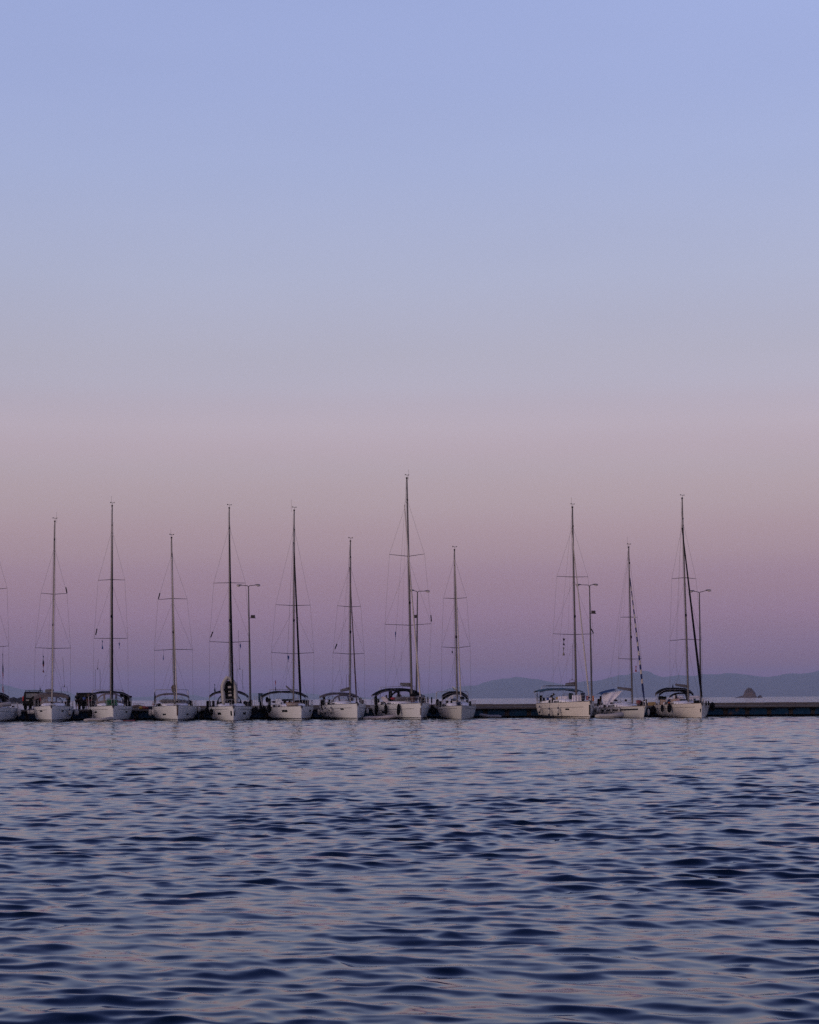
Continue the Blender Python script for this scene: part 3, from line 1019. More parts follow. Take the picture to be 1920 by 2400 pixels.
FCOUNT = {}
def fender(b, px, y0, y1, hwpx, kind, label, side=None, out=0.0):
    stem = b.pix((0, 0, .7))[0]
    side = side or (-1 if px < stem else 1)
    best = None
    for i in range(8, 96):
        t = i / 100
        s = b.sheer(t)
        q = b.pix(b.pt(side, t, s * .75))
        e = abs(q[0] - px)
        if best is None or e < best[0] - .01:
            best = (e, t)
    t = best[1]
    k = F / (b.D + t * b.L)
    r = hwpx / k
    _, _, p, n, ty = b.frame(side, t, b.sheer(t) * .7)
    n.z = 0; n.normalize()
    extra = 0
    c0 = b.pt(side, t, b.sheer(t)) + n * (r + .03)
    # slide outwards until it appears at the measured column
    top = b.at(px, y0, c0.y); bot = b.at(px, y1, c0.y)
    x = top.x
    if abs(x) < abs(c0.x):
        x = c0.x
    elif abs(x) > abs(c0.x) + 0.5:
        x = math.copysign(abs(c0.x) + .5, c0.x)
    wl = Vector((x, c0.y, 0))
    base = b.M @ Vector((x, c0.y, bot.z)) + b.O
    ln = max(top.z - bot.z, .3)
    root = thing('fender', label, 'fender', base, b.psi, 'fenders hung along the hulls of the moored yachts')
    tiltx = random.uniform(-.04, .04)
    root.rotation_euler = (random.uniform(-.05, .05), tiltx, b.psi)
    if kind == 'ball':
        MB().ell((0, 0, ln * .5), (r, r, ln * .48), 12, 8).build('body', RUB, root)
        MB().tube([(0, 0, ln * .95), (0, 0, ln + .1)], .05, 6).build('eye', RUB, root)
    else:
        body = {'white': FW, 'navy': FW, 'black': RUB}[kind]
        cap = {'white': FW, 'navy': FN, 'black': RUB}[kind]
        k_ = .24 if kind == 'navy' else .16
        z = [k_, k_ + .04, .3, .5, .7, .96 - k_, 1 - k_]
        MB().tube([(0, 0, ln * a) for a in z], [r * .8, r * .95, r, r, r, r * .95, r * .8], 10).build('body', body, root)
        MB().tube([(0, 0, 0), (0, 0, ln * .06), (0, 0, ln * k_)], [r * .2, r * .55, r * .82], 10).build('end_cap', cap, root)
        MB().tube([(0, 0, ln * (1 - k_)), (0, 0, ln * .94), (0, 0, ln)], [r * .82, r * .45, r * .2], 10).build('end_cap', cap, root)
    # hanging line up to the rail
    tl = b.sheer(t) + .35 - bot.z
    MB().tube([(0, 0, ln), (-.0 + (math.copysign(r, -side)) * .8, 0, max(tl, ln + .1))], .010, 4).build('line', ROPE, root)
    return root

def flag(px, y0, y1, wpx, m_, D, label, cat='flag', m2=None, line=None):
    a = P(px, y0, D); c = P(px, y1, D)
    w = wpx / F * D
    root = thing('flag', label, cat, c, 0, 'small flags on the moored yachts')
    hgt = a.z - c.z
    mats = [m_] if m2 is None else [m_, m2]
    for k, mm in enumerate(mats):
        z1 = hgt * (1 - k / len(mats)); z0 = hgt * (1 - (k + 1) / len(mats))
        rows = []
        for j in range(5):
            z = z0 + (z1 - z0) * j / 4
            ww = w * (.55 + .45 * math.sin(j * 1.4 + k + px))
            rows.append([Vector((-ww * .4 + ww * i / 3, .03 * math.sin(i * 2 + j), z - .05 * hgt * i / 3)) for i in range(4)])
        MB().sheet(rows, .012, (0, 1, 0)).build('cloth', mm, root)
    if line:
        MB().tube([Vector((0, .01, -.0)), P(line[0], line[1], D) - c], .007, 4).build('line', ROPE, root)
    return root

def dinghy(label, px0, px1, yw, D, r=.21, m_=RIBG, lift=0.0, L_=None, heading=0.0, W_=1.5, motor=False, root_only=False):
    a = P(px0, yw, D); c = P(px1, yw, D)
    ln = L_ or abs(c.x - a.x)
    mid = (a + c) / 2
    root = thing('inflatable_dinghy', label, 'dinghy', (mid.x, D, lift), heading, 'inflatable dinghies')
    dinghy_mesh(root, ln, W_, r, m_)
    return root

def dinghy_mesh(root, ln, W_, r, m_, floor_m=None):
    """tubes along local x, bow at +x"""
    for s in (-1, 1):
        pts = []; rr = []
        for i in range(17):
            u = i / 16
            x = -ln / 2 + ln * u
            y = s * (W_ / 2 - r) * (1 if u < .6 else math.cos((u - .6) / .4 * math.pi / 2) ** .8)
            z = r * .85 + (.16 * max(0, u - .55) / .45) ** 1.0 * .9
            pts.append((x, y, z)); rr.append(r * (.45 if i == 0 else .8 if i == 1 else 1.0))
        MB().tube(pts, rr, 10).build('side_tube', m_, root)
    MB().box((-ln / 2 + .45, 0, r * 1.05), (.05, W_ - 2 * r, r * 1.5), bev=.01).build('transom', RIBD, root, smooth=False)
    MB().box((-.05, 0, .07), (ln * .78, W_ - 2 * r, .06), bev=.02).build('floor', floor_m or RIBD, root, smooth=False)
    MB().box((.1, 0, r * 1.6), (.24, W_ - r, .04), bev=.01).build('thwart', floor_m or TEAK, root, smooth=False)
    m = MB()
    for s in (-1, 1):
        m.tube([(-ln * .35 + ln * .6 * i / 8, s * (W_ / 2 + .01), r * (1.0 - .35 * (i % 2))) for i in range(9)], .012, 4)
    m.build('grab_line', ROPE, root)

boats = {}
YX = 'white yacht '
# --- B0, cut by the left edge
b = Boat(-19, R(-3), 12.5, 4.2, 1.36, 'white yacht cut off by the left edge of the picture, grey dinghy on its foredeck')
boats[0] = b
b.hull(); b.roof(); b.rails(); b.anchor()
b.rig((-20, 1645), (-11, 1205), ((-42, 1379), (-14, 1382), (16.7, 1378)), ((-61, 1515), (-19, 1517.5), (20.9, 1513.8)), 1275, (-62, 21),
      ((-12, 1280), (-19, 1645), .05, SAIL), boom=((-20, 1622), (-26, 1619)))
b.canopy(-60, 20, 1622, 1632, m_=BLACK, val=.3)
b.hood(-52, 11, 1628, 1652)
# --- B1
b = Boat(121, R(-1.5), 12, 3.85, 1.49, YX + 'with grey bimini and short boom, moored just right of the dark off-road car')
boats[1] = b
b.hull(line=.36); b.roof(); b.rails(); b.anchor()
b.window(94, 1665.5, 99.6, 1669); b.window(144.6, 1665.5, 149.6, 1669)
b.rig((122.3, 1640), (128.8, 1223), ((96, 1389.9), (126.6, 1393), (157.2, 1390.4)), ((82.6, 1517.8), (124.4, 1520), (165.6, 1518.7)), 1284, (79.5, 165.5),
      ((128.7, 1300), (122, 1645), .055, SAIL), refl=[(154.5, 1376.5, 157.2, 1390)], boom=((123, 1621), (107.5, 1620), 4.0), boom_r=.15, antenna=(133, 1199))
b.canopy(80, 163, 1622.5, 1631, m_=TAUPE, val=.34)
b.hood(93, 150, 1631, 1652, m_=TAUPE)
# --- B2
b = Boat(265, R(2), 13, 4.3, 1.46, YX + 'with a pile of green netting on its foredeck and a black furled sail')
boats[2] = b
b.hull(line=.30); b.roof(); b.rails(); b.anchor()
b.window(222, 1666.5, 228, 1670.5); b.window(294.5, 1666, 299, 1669.8)
b.rig((260, 1632), (263.2, 1186.7), ((230.4, 1359.8), (262, 1358.5), (293, 1359.2)), ((220.4, 1495.9), (259.7, 1496.5), (299.7, 1496)), 1242, (218, 301),
      ((264.2, 1253), (264.0, 1645), .085, SAILB), refl=[(227.5, 1473.5, 224.5, 1488)], antenna=(261.5, 1163))
b.canopy(208, 305, 1619.5, 1630, m_=BLACK, th=.06, val=.12)
b.hood(224, 292, 1624.5, 1650, m_=TAUPE)
b.arch(217, 289, 1617.3, ly=12)
# --- B3
b = Boat(416, R(2), 13, 4.3, 1.44, YX + 'with upturned grey dinghy on deck and fat grey roll at its mast')
boats[3] = b
b.hull(line=0); b.roof(); b.rails(); b.anchor()
b.window(381.5, 1672.3, 388.8, 1676.4); b.window(437, 1671, 442, 1674.8)
b.bow_strip(mat('stem_teak', (.07, .035, .03), .6), .5, 1.35)
b.rig((409.5, 1641), (402.3, 1261.3), ((370.6, 1404.9), (405.6, 1403), (439, 1403.5)), ((361.7, 1524.5), (408, 1522), (451.3, 1522.3)), 1297.5, (363, 453),
      ((403.6, 1305), (414.8, 1643), .065, SAIL), refl=[(375, 1390, 371.5, 1403.5)], antenna=(400.5, 1240), boom=((408.5, 1619), (408.0, 1617), 4.2), boom_r=.34, boom_m=TAUPE)
b.canopy(366, 444, 1624, 1631, m_=TAUPE, th=.05, val=.10)
b.arch(364, 441, 1616.5, ly=12, rr=.035)
# --- B4
b = Boat(547, R(1.8), 13, 4.3, 1.36, YX + 'carrying an inflatable dinghy stood upright on its foredeck')
boats[4] = b
b.hull(line=.25, stripe=False); b.roof(); b.rails(); b.anchor()
b.window(510.5, 1670, 518.2, 1676); b.window(569.5, 1669.5, 575.8, 1675.5)
b.window(540.5, 1665.5, 544, 1677); b.window(549, 1665.5, 551.5, 1677)
b.rig((540, 1645), (537.5, 1191.7), ((501.3, 1366.2), (539, 1366), (575.6, 1366.2)), ((491.3, 1503.4), (540, 1506), (586.8, 1502.5)), 1233.5, (491, 590),
      ((538.6, 1250), (546.4, 1648), .115, SAILB), refl=[(499, 1480.5, 494, 1494)])
b.canopy(491, 583, 1617.6, 1630, m_=BLACK, th=.07, val=.15)
b.hood(507, 568, 1625, 1652, m_=BLACK, nwin=2)
# --- B5
b = Boat(706, R(7.5), 12.5, 4.1, 1.32, YX + 'with its boom raised to one side and a heavy black furled sail')
boats[5] = b
b.hull(line=0); b.roof(); b.rails(); b.anchor()
b.window(661.3, 1663.2, 673.7, 1668.6); b.window(724.7, 1663.6, 730, 1668.8)
b.rig((688, 1640), (689.7, 1197.3), ((647, 1417), (690, 1419.6), (728, 1418)), ((636, 1529), (689, 1532.6), (736.2, 1529.5)), 1236, (635, 736),
      ((691.2, 1269.6), (705, 1643), .115, SAILB), boom=((686.5, 1623.5), (671, 1609), 4.4), boom_r=.09, antenna=(683, 1171), mast=ALUD)
b.canopy(615.5, 722, 1619, 1630.5, m_=BLACK, th=.06, val=.12)
b.arch(633, 699, 1616, ly=12)
# --- B6
b = Boat(837, R(10), 12, 3.75, 1.52, YX + 'with four white fenders on one side, dark grey bimini and arched sprayhood')
boats[6] = b
b.hull(line=.36); b.roof(); b.rails(); b.anchor()
b.window(798, 1660.8, 805.7, 1664.3); b.window(770, 1664, 775, 1667); b.window(850.3, 1661.5, 853, 1664.5)
b.rig((820.5, 1635), (821.5, 1269.2), ((792, 1419.5), (821.5, 1422.5), (846.6, 1420.6)), ((781, 1530.2), (820.5, 1533), (854.4, 1531.6)), 1324.9, (779.5, 855),
      ((823, 1328), (836, 1645), .07, BROWNC), refl=[(790, 1509, 785.5, 1521)], boom=((819, 1616), (799, 1619.5), 4.2), boom_r=.14)
b.canopy(755.5, 842, 1622.5, 1631, m_=GREYC, th=.06, val=.14)
b.hood(777, 829, 1629, 1650, m_=GREYC)
# --- B7
b = Boat(986, R(12.5), 14, 4.6, 1.52, 'largest white yacht with the tallest mast and a pale furled sail')
boats[7] = b
b.hull(line=.48); b.roof(); b.rails(); b.anchor()
b.window(895, 1666, 904.2, 1671.6); b.window(1007, 1666.5, 1010.2, 1670.5)
b.bow_strip(mat('stem_grey', (.16, .14, .14), .5), .45, 1.1)
b.rig((965, 1624), (953.7, 1121.7), ((913.9, 1299), (956.7, 1304), (996.3, 1297.9)), ((903, 1463.1), (960, 1465.5), (1011.6, 1461.5)), 1171.8, (905, 1017),
      ((956, 1180), (985.3, 1634), .085, SAIL), refl=[(1010, 1442, 1011.4, 1457)], boom=((962, 1607.5), (939.5, 1604.5), 4.8), boom_r=.16, r=.125, my=6.0, antenna=(957.5, 1100), mast=ALUD)
b.canopy(880, 991, 1612.5, 1627, ly=10.4, m_=BLACK, th=.07, val=.18)
b.hood(911, 979, 1616.5, 1646, ly=8.2, m_=BLACK)
b.arch(894, 971, 1610.5, ly=12.6, y2=1607.8)
# --- B8
b = Boat(1081, R(3.5), 11, 3.65, 1.27, 'smaller rounded cream yacht with white-framed windscreen under a black canopy, right of the largest yacht', hullmat=GELO, rake=.75)
boats[8] = b
b.hull(line=.22, stripe=False); b.roof(hgt=.45); b.rails(); b.anchor()
b.rig((1072, 1640), (1065.3, 1290), ((1040, 1401.4), (1068.5, 1403), (1094.2, 1400.5)), ((1035.5, 1516), (1070, 1518.5), (1102.3, 1514.6)), 1308, (1036, 1104.5),
      ((1066.7, 1312), (1080.3, 1634), .07, SAIL), boom=((1070, 1617.5), (1061, 1611), 3.8), boom_r=.09, boom_m=FW, mast=ALUD, my=4.6)
b.canopy(1038, 1096, 1619.5, 1629, ly=8.2, m_=BLACK, th=.10, val=.40, p=2.4)
b.hood(1044, 1096.5, 1628.5, 1650, ly=6.2, m_=FW)
b.arch(1024, 1097, 1621, ly=10)
# --- B9
b = Boat(1382, R(17), 12.2, 4.1, 1.60, 'cream yacht with teal bimini and white towels drying on the rail', hullmat=GELC)
boats[9] = b
b.hull(line=.50); b.roof(); b.rails(); b.anchor()
b.window(1325.3, 1661, 1334.7, 1664.6)
b.bow_strip(HG, .35, 1.28)
b.rig((1350.7, 1630), (1341.8, 1189.8), ((1306.8, 1350.4), (1346, 1352.5), (1379.7, 1351.5)), ((1297, 1485.3), (1349, 1487.5), (1392, 1485.3)), 1233, (1297, 1393),
      ((1345.8, 1240), (1381, 1634), .075, SAIL), refl=[(1386, 1474, 1391, 1484)], boom=((1349, 1605), (1327, 1605.5), 4.6), boom_r=.16, r=.115, antenna=(1339.5, 1166))
b.canopy(1265.5, 1368, 1612.5, 1618.5, ly=10.0, ln=2.3, m_=TEAL, th=.05, val=.12)
b.arch(1275, 1350, 1608, ly=12.2, panel=(1280, 1328))
# --- B10
b = Boat(1508, R(20), 11, 3.6, 1.12, 'low older yacht with blue and cream striped furled sail and white sheet over its cockpit', hullmat=GELO, rake=.5)
boats[10] = b
b.rail = TEAK
b.hull(line=0, stripe=False); b.roof(hgt=.42, t0=.24); b.rails(); b.anchor()
b.rig((1482, 1645), (1473.7, 1283.6), ((1455.6, 1446.4), (1477.5, 1446.5), (1495.4, 1446.4)), ((1450, 1543.2), (1480, 1545), (1504, 1543.7)), 1296, (1448, 1505),
      ((1476.8, 1355), (1510, 1640), .10, 'striped'), boom=((1481, 1618.5), (1448, 1613), 4.2), boom_r=.12, my=4.5, antenna=(1470.5, 1258))
# --- B11
b = Boat(1644, R(12.5), 13, 4.2, 1.35, 'cream yacht furthest right with black bimini and tan boards lashed along its rail', hullmat=GELC)
boats[11] = b
b.rail = TEAK
b.hull(line=.32, stripe=False); b.roof(); b.rails(); b.anchor()
b.window(1640.6, 1660, 1644, 1669)
b.rig((1613.5, 1640), (1598.9, 1169), ((1575.9, 1356), (1606, 1354), (1632.6, 1356.2)), ((1570.6, 1501.7), (1610.5, 1498), (1646, 1500)), 1222, (1571, 1648),
      ((1603, 1235), (1645, 1632), .12, SAILB), boom=((1611, 1610.5), (1584, 1605.5), 4.6), boom_r=.12, r=.105)
b.canopy(1545, 1625.5, 1611.5, 1622, ly=9.8, m_=BLACK, th=.07, val=.30, p=4)
b.hood(1563, 1624, 1623.5, 1648, ly=7.4, m_=BLACK)

# dark canvas sheets, partly side enclosures, partly added to paint in cockpit shade
def shade_curtain(b, px0, px1, y0, y1, ly, m_=BLACK, y0b=None, name='side_shade_curtain'):
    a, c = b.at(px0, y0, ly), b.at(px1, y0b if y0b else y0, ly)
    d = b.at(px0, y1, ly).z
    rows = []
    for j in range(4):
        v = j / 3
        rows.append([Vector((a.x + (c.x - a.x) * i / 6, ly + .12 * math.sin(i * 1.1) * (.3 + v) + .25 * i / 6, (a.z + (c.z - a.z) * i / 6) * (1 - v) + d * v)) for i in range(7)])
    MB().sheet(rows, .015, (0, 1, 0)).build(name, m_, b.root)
shade_curtain(boats[1], 81, 93, 1632, 1656, 10.2, y0b=1627)
shade_curtain(boats[1], 93, 150, 1627, 1631.5, 10.6, name='rear_shade_curtain')
shade_curtain(boats[1], 155, 162, 1628, 1640, 10.2, NAVY)
shade_curtain(boats[2], 290, 304.5, 1625, 1655, 10.2, y0b=1633)
shade_curtain(boats[2], 281, 290, 1622, 1634, 10.2, y0b=1625)
shade_curtain(boats[7], 911, 921, 1621, 1641, 9.0, y0b=1619)
shade_curtain(boats[7], 973, 980, 1619, 1641, 9.0, y0b=1623)
shade_curtain(boats[7], 921, 973, 1617.5, 1620.5, 9.6, name='rear_shade_curtain')
shade_curtain(boats[0], -10, 14, 1632, 1652, 10.2, y0b=1634)
shade_curtain(boats[6], 822, 830, 1633, 1647, 8.0, GREYC)
# goal-post shaped radar and aerial brackets over the sterns
def goalpost(b, x0, x1, y, yb, ly, up=None):
    a, c = b.at(x0, y, ly), b.at(x1, y, ly)
    zb = b.at(x0, yb, ly).z
    m = MB().tube([Vector((a.x - .02, a.y, zb)), a, c, Vector((c.x + .02, c.y, zb))], .018, 5)
    if up:
        u = b.at(up[0], up[1], ly)
        m.tube([(a + c) / 2, u], .014, 5)
        m.ell((a + c) / 2 + Vector((0, 0, .08)), (.05, .05, .09), 6, 4)
    m.build('lazy_jack_bracket', ROPE, b.root)
goalpost(boats[1], 144.5, 158, 1610, 1624, 9.5, (147.5, 1541))
goalpost(boats[2], 223.5, 234.5, 1569, 1618, 9.5, (230.5, 1545))
goalpost(boats[4], 555.7, 568.5, 1569, 1618, 9.5, (559, 1476))
goalpost(boats[9], 1335.3, 1347, 1594, 1606, 9.5, (1342.5, 1510))
goalpost(boats[6], 812, 818, 1581.5, 1612, 8.0)
# cockpit equipment seen as dark shapes: helm pods, winches, instrument screens
def gear(b, spots, m_=RUB):
    for (px, py, ly, rx, rz_) in spots:
        c = b.at(px, py, ly)
        z0 = min(c.z - rz_, b.sheer(ly / b.L) + .02)
        mb = MB().tube([(c.x, c.y, z0), (c.x, c.y, c.z - rz_ * .4)], [rx * .55, rx * .35], 6)
        mb.box(c, (rx * 1.8, .16, rz_ * 1.6), bev=min(rx, rz_) * .4)
        mb.build('helm_pod', m_, b.root)
gear(boats[1], [(156, 1650, 9, .2, .3), (160, 1645, 9, .12, .3), (163, 1640, 9.5, .1, .35)])
gear(boats[2], [(215, 1650, 9, .22, .4), (220, 1630, 10, .1, .12), (307, 1633, 10, .12, .12), (300, 1650, 9, .3, .35)])
gear(boats[3], [(374, 1652, 9, .2, .2), (449, 1648, 9, .1, .3), (436, 1650, 9, .3, .2)])
gear(boats[4], [(489, 1650, 9.5, .25, .4), (500, 1648, 9, .15, .3), (560, 1650, 8, .3, .22), (580, 1650, 9, .25, .28), (588, 1648, 9.5, .2, .4), (522, 1651, 8, .3, .15)])
gear(boats[5], [(632, 1647, 9, .14, .55), (668, 1641, 9.5, .35, .13), (680, 1640.5, 9.5, .4, .11), (698, 1646, 8, .35, .25), (712, 1645, 9, .3, .3), (720, 1648, 9, .2, .4), (655, 1649, 7.5, .3, .12)])
gear(boats[6], [(757, 1650, 9.5, .25, .5), (760, 1640, 9.5, .12, .35), (772, 1645, 9, .1, .3), (845, 1641, 9, .14, .3), (850, 1645, 9, .12, .25)])
gear(boats[7], [(884, 1645, 11, .25, .4), (926, 1641, 8, .3, .1), (950, 1641, 7, .45, .16), (990, 1641, 5, .35, .22), (1003, 1640, 8, .06, .35), (1012, 1641, 8, .06, .38), (996, 1643, 8, .08, .3)])
gear(boats[8], [(1032, 1650, 8, .2, .35), (1048, 1646, 6, .15, .2), (1058, 1648, 5, .1, .3), (1096, 1642, 7, .12, .3), (1102, 1650, 8, .1, .35)])
gear(boats[9], [(1268, 1640, 12, .15, .55), (1275, 1645, 11.5, .12, .5), (1338, 1630, 7, .25, .3), (1366, 1634, 4, .25, .35), (1300, 1643, 9, .3, .25)])
gear(boats[10], [(1403, 1648, 9, .12, .55), (1408, 1640, 9, .1, .45), (1506, 1650, 1.2, .25, .3), (1515, 1645, .6, .06, .3)])
gear(boats[11], [(1549, 1636, 10.5, .3, .25), (1558, 1636, 10.5, .2, .2), (1588, 1640, 8, .12, .2), (1634, 1645, 3, .35, .2), (1645, 1648, 1.0, .18, .25), (1655, 1648, 1, .06, .25), (1661, 1648, 1.5, .06, .25)])

# dark stripe of the older yacht
b = boats[10]
rows = []
for i in range(25):
    t = .06 + .9 * i / 24
    z = b.sheer(t) - .33
    f0 = b.frame(-1, t, z); f1 = b.frame(-1, t, z + .14)
    rows.append([f0[2] + f0[3] * .008, f1[2] + f1[3] * .008])
MB().grid(rows).build('cove_stripe', STRIPE, b.root)

# fenders: boat, px, top, bottom, half width, kind, label
FEND = [
 (0, 37, 1660, 1680, 5, 'white', 'large worn white fender at the side of the yacht cut off by the left edge'),
 (1, 68, 1661, 1677, 3.5, 'navy', 'white fender with navy ends, leftmost beside the off-road car'),
 (1, 75, 1660, 1677, 4, 'navy', 'white fender with navy ends, middle of the three left of the grey-bimini yacht'),
 (1, 85, 1660, 1676.5, 4.3, 'navy', 'white fender with navy ends nearest the bow on the left side of the grey-bimini yacht'),
 (1, 158, 1661, 1678, 3.4, 'navy', 'slim white and navy fender on the right side of the grey-bimini yacht'),
 (1, 171.5, 1663, 1677.5, 5.5, 'white', 'wide grey-white fender hanging in the gap left of the group of people'),
 (2, 218, 1662, 1681, 5, 'black', 'black fender hung low on the yacht with the green netting'),
 (3, 354.5, 1662, 1679, 4, 'white', 'leftmost white fender of the yacht with the upturned dinghy'),
 (3, 366, 1661, 1677, 3.8, 'white', 'second white fender from the left on the yacht with the upturned dinghy'),
 (3, 453.5, 1661, 1676, 3, 'white', 'slim white fender on the right side of the yacht with the upturned dinghy'),
 (3, 460, 1656, 1669.5, 4, 'white', 'higher of the two white fenders right of the yacht with the upturned dinghy'),
 (4, 492, 1657, 1676, 4.8, 'black', 'black fender furthest left on the yacht with the upright dinghy'),
 (4, 502, 1660, 1677.5, 4.2, 'black', 'pointed black fender nearest the left hull window of the yacht with the upright dinghy'),
 (4, 587, 1659, 1675, 4, 'black', 'black fender on the right side of the yacht with the upright dinghy'),
 (4, 594.5, 1656, 1673, 5, 'black', 'fat black fender outermost right of the yacht with the upright dinghy'),
 (5, 638, 1651, 1671, 5, 'black', 'black fender over the left bow of the yacht with the raised boom'),
 (5, 622, 1652, 1675, 8, 'ball', 'big round black fender left of the yacht with the raised boom'),
 (6, 753, 1661, 1677, 3.2, 'white', 'outermost left white fender of the yacht with the dark grey bimini'),
 (6, 759.7, 1662, 1674.5, 3, 'navy', 'second white fender from the left on the yacht with the dark grey bimini'),
 (6, 767.5, 1657.5, 1674, 3.1, 'navy', 'third white and navy fender from the left on the yacht with the dark grey bimini'),
 (6, 780.5, 1656.5, 1674, 3.2, 'navy', 'white and navy fender nearest the bow of the yacht with the dark grey bimini'),
 (6, 859, 1659.5, 1672.5, 3.2, 'white', 'white fender in the gap between the dark grey bimini yacht and the largest yacht'),
 (7, 888, 1650, 1676, 4, 'black', 'long black fender furthest left on the largest yacht'),
 (7, 911, 1650, 1675.5, 4.2, 'black', 'long black fender in the middle of the largest yacht\'s side'),
 (7, 940, 1649, 1677, 4.2, 'black', 'long black fender nearest the bow of the largest yacht'),
 (7, 1013, 1651, 1672, 4, 'black', 'black fender on the right side of the largest yacht'),
 (8, 1016, 1655, 1676, 7, 'ball', 'round black fender between the largest yacht and the small rounded yacht'),
 (9, 1270, 1654, 1672, 3.5, 'navy', 'leftmost white fender of the yacht with the teal bimini'),
 (9, 1292.5, 1658, 1678, 3.3, 'navy', 'middle white fender of the yacht with the teal bimini'),
 (9, 1312.8, 1656, 1677, 3.3, 'navy', 'white fender nearest the bow of the yacht with the teal bimini'),
 (9, 1400, 1655, 1671, 3, 'white', 'white fender on the far side of the teal bimini yacht, above the grey dinghy'),
 (10, 1411, 1661, 1674, 2.9, 'white', 'leftmost white fender of the low yacht with the striped sail'),
 (10, 1423.5, 1660, 1674, 2.8, 'navy', 'second white fender from the left on the low striped-sail yacht'),
 (10, 1437, 1658, 1671.5, 2.5, 'white', 'third white fender from the left on the low striped-sail yacht'),
 (10, 1456, 1658, 1672, 2.7, 'white', 'white fender nearest the bow of the low striped-sail yacht'),
 (10, 1517, 1661, 1677, 3, 'white', 'white fender on the right of the low striped-sail yacht\'s bow'),
 (11, 1542, 1654, 1678, 8.5, 'ball', 'big round black fender left of the furthest right yacht'),
 (11, 1558, 1651, 1669, 3.7, 'black', 'narrow black fender below the first tan board'),
 (11, 1576, 1649, 1670, 5, 'black', 'pointed black fender below the second tan board'),
 (11, 1670, 1645.5, 1667, 6, 'black', 'fat black fender on the right side of the furthest right yacht'),
]
for (bi, px, y0, y1, hw_, kd, lb) in FEND:
    fender(boats[bi], px, y0, y1, hw_, kd, lb)

# ------------------------------------------------------------------ dinghies
def horizon(px):
    return 1637.7 - (px - 960) * .0061
dinghy('low grey inflatable dinghy afloat under the bow of the green netting yacht', 198, 262, 1690, D0 - 1.2, r=.17, m_=RIBG, heading=R(4))
def paddle_board():
    w = P(277.5, 1691, D0 - 1.5)
    rows = []
    for i in range(13):
        u = i / 12
        x = -.45 + .9 * u
        hw2 = .22 * math.sin(math.pi * min(max(u, .03), .97)) ** .5
        rows.append([Vector((x, -hw2, .02)), Vector((x, -hw2 * .5, .09 * math.sin(math.pi * u) + .03)), Vector((x, hw2 * .5, .11 * math.sin(math.pi * u) + .04)), Vector((x, hw2, .03))])
    o = MB().sheet(rows, .05).build('mooring_buoy', FW)
    o.location = (w.x, D0 - 1.5, -.02); o['label'] = 'small white float bobbing below the bow of the green netting yacht'; o['category'] = 'buoy'
    rr = []
    w = P(303, 1689.5, D0 - .5)
    o = MB().sheet([[Vector((-.55 + 1.1 * i / 8, -.16 * math.sin(math.pi * (i + .5) / 9), .05)) for i in range(9)], [Vector((-.55 + 1.1 * i / 8, .16 * math.sin(math.pi * (i + .5) / 9), .10)) for i in range(9)]], .07).build('red_board', mat('dull_red', (.11, .008, .008), .5))
    o.location = (w.x, D0 - .5, -.03); o['label'] = 'small dark red board floating right of the white float'; o['category'] = 'board'
paddle_board()
dinghy('white and grey inflatable dinghy afloat between the dark grey bimini yacht and the largest yacht', 853, 925, 1686, D0 + 2.5, r=.18, m_=mat('dinghy_pale', (.42, .38, .36), .5), heading=R(-4))
dinghy('grey inflatable dinghy with upturned end lying against the blue quay face', 1127, 1175, 1684, DQ - 1.6, r=.17, m_=mat('dinghy_blue_grey', (.17, .18, .22), .5), heading=R(180))
dinghy('grey inflatable dinghy afloat between the teal bimini yacht and the striped-sail yacht', 1395.5, 1458, 1687, D0 - .6, r=.24, m_=RIBG, heading=R(-2))

# upright dinghy on B4
b = boats[4]
root = thing('inflatable_dinghy', 'grey inflatable dinghy stood on end against the forestay with pale squares on its floor', 'dinghy', (0, 0, 0), 0, 'inflatable dinghies')
c0 = b.at(540, 1651, 1.9); c1 = b.at(535.5, 1588, 2.3)
ln = (c1 - c0).length
dinghy_mesh(root, ln, 1.58, .20, RIBG, BLACK)
ax = (b.M @ (c1 - c0)).normalized()
yy = Vector((0, 1, 0)); zz = -(yy - ax * yy.dot(ax)).normalized()
yx = zz.cross(ax).normalized()
root.matrix_world = Matrix.Translation(b.M @ ((c0 + c1) / 2) + b.O) @ Matrix((ax, yx, zz)).transposed().to_4x4()
for i in range(3):
    q = MB().box((-.42 + i * .38, -.05, .115), (.20, .30, .03), bev=.01).build('floor_patch', mat('pale_patch', (.30, .28, .28), .6), root, smooth=False)
# upturned dinghy on B3
b = boats[3]
c = b.M @ Vector((0, 6.6, b.sheer(.5) + .45)) + b.O
root = thing('inflatable_dinghy', 'dark grey inflatable dinghy lying upturned across the deck behind the mast', 'dinghy', c, b.psi, 'inflatable dinghies')
dinghy_mesh(root, 2.75, 1.5, .20, RIBD)
root.rotation_euler = (math.pi, 0, b.psi)
root.location = c + Vector((-.1, 0, .28))
# rolled dinghy on B7
b = boats[7]
c = b.M @ Vector((.35, 6.9, b.sheer(.5) + .42)) + b.O
root = thing('inflatable_dinghy', 'dark inflatable dinghy lying across the deck of the largest yacht', 'dinghy', c, b.psi, 'inflatable dinghies')
dinghy_mesh(root, 3.0, 1.4, .19, RIBD)
# grey dinghy on B0 foredeck
b = boats[0]
c = b.M @ Vector((.25, 2.6, b.sheer(.2) + .08)) + b.O
root = thing('inflatable_dinghy', 'grey inflatable dinghy stowed on the foredeck at the left edge of the picture', 'dinghy', c, b.psi, 'inflatable dinghies')
dinghy_mesh(root, 2.6, 1.5, .21, RIBG)

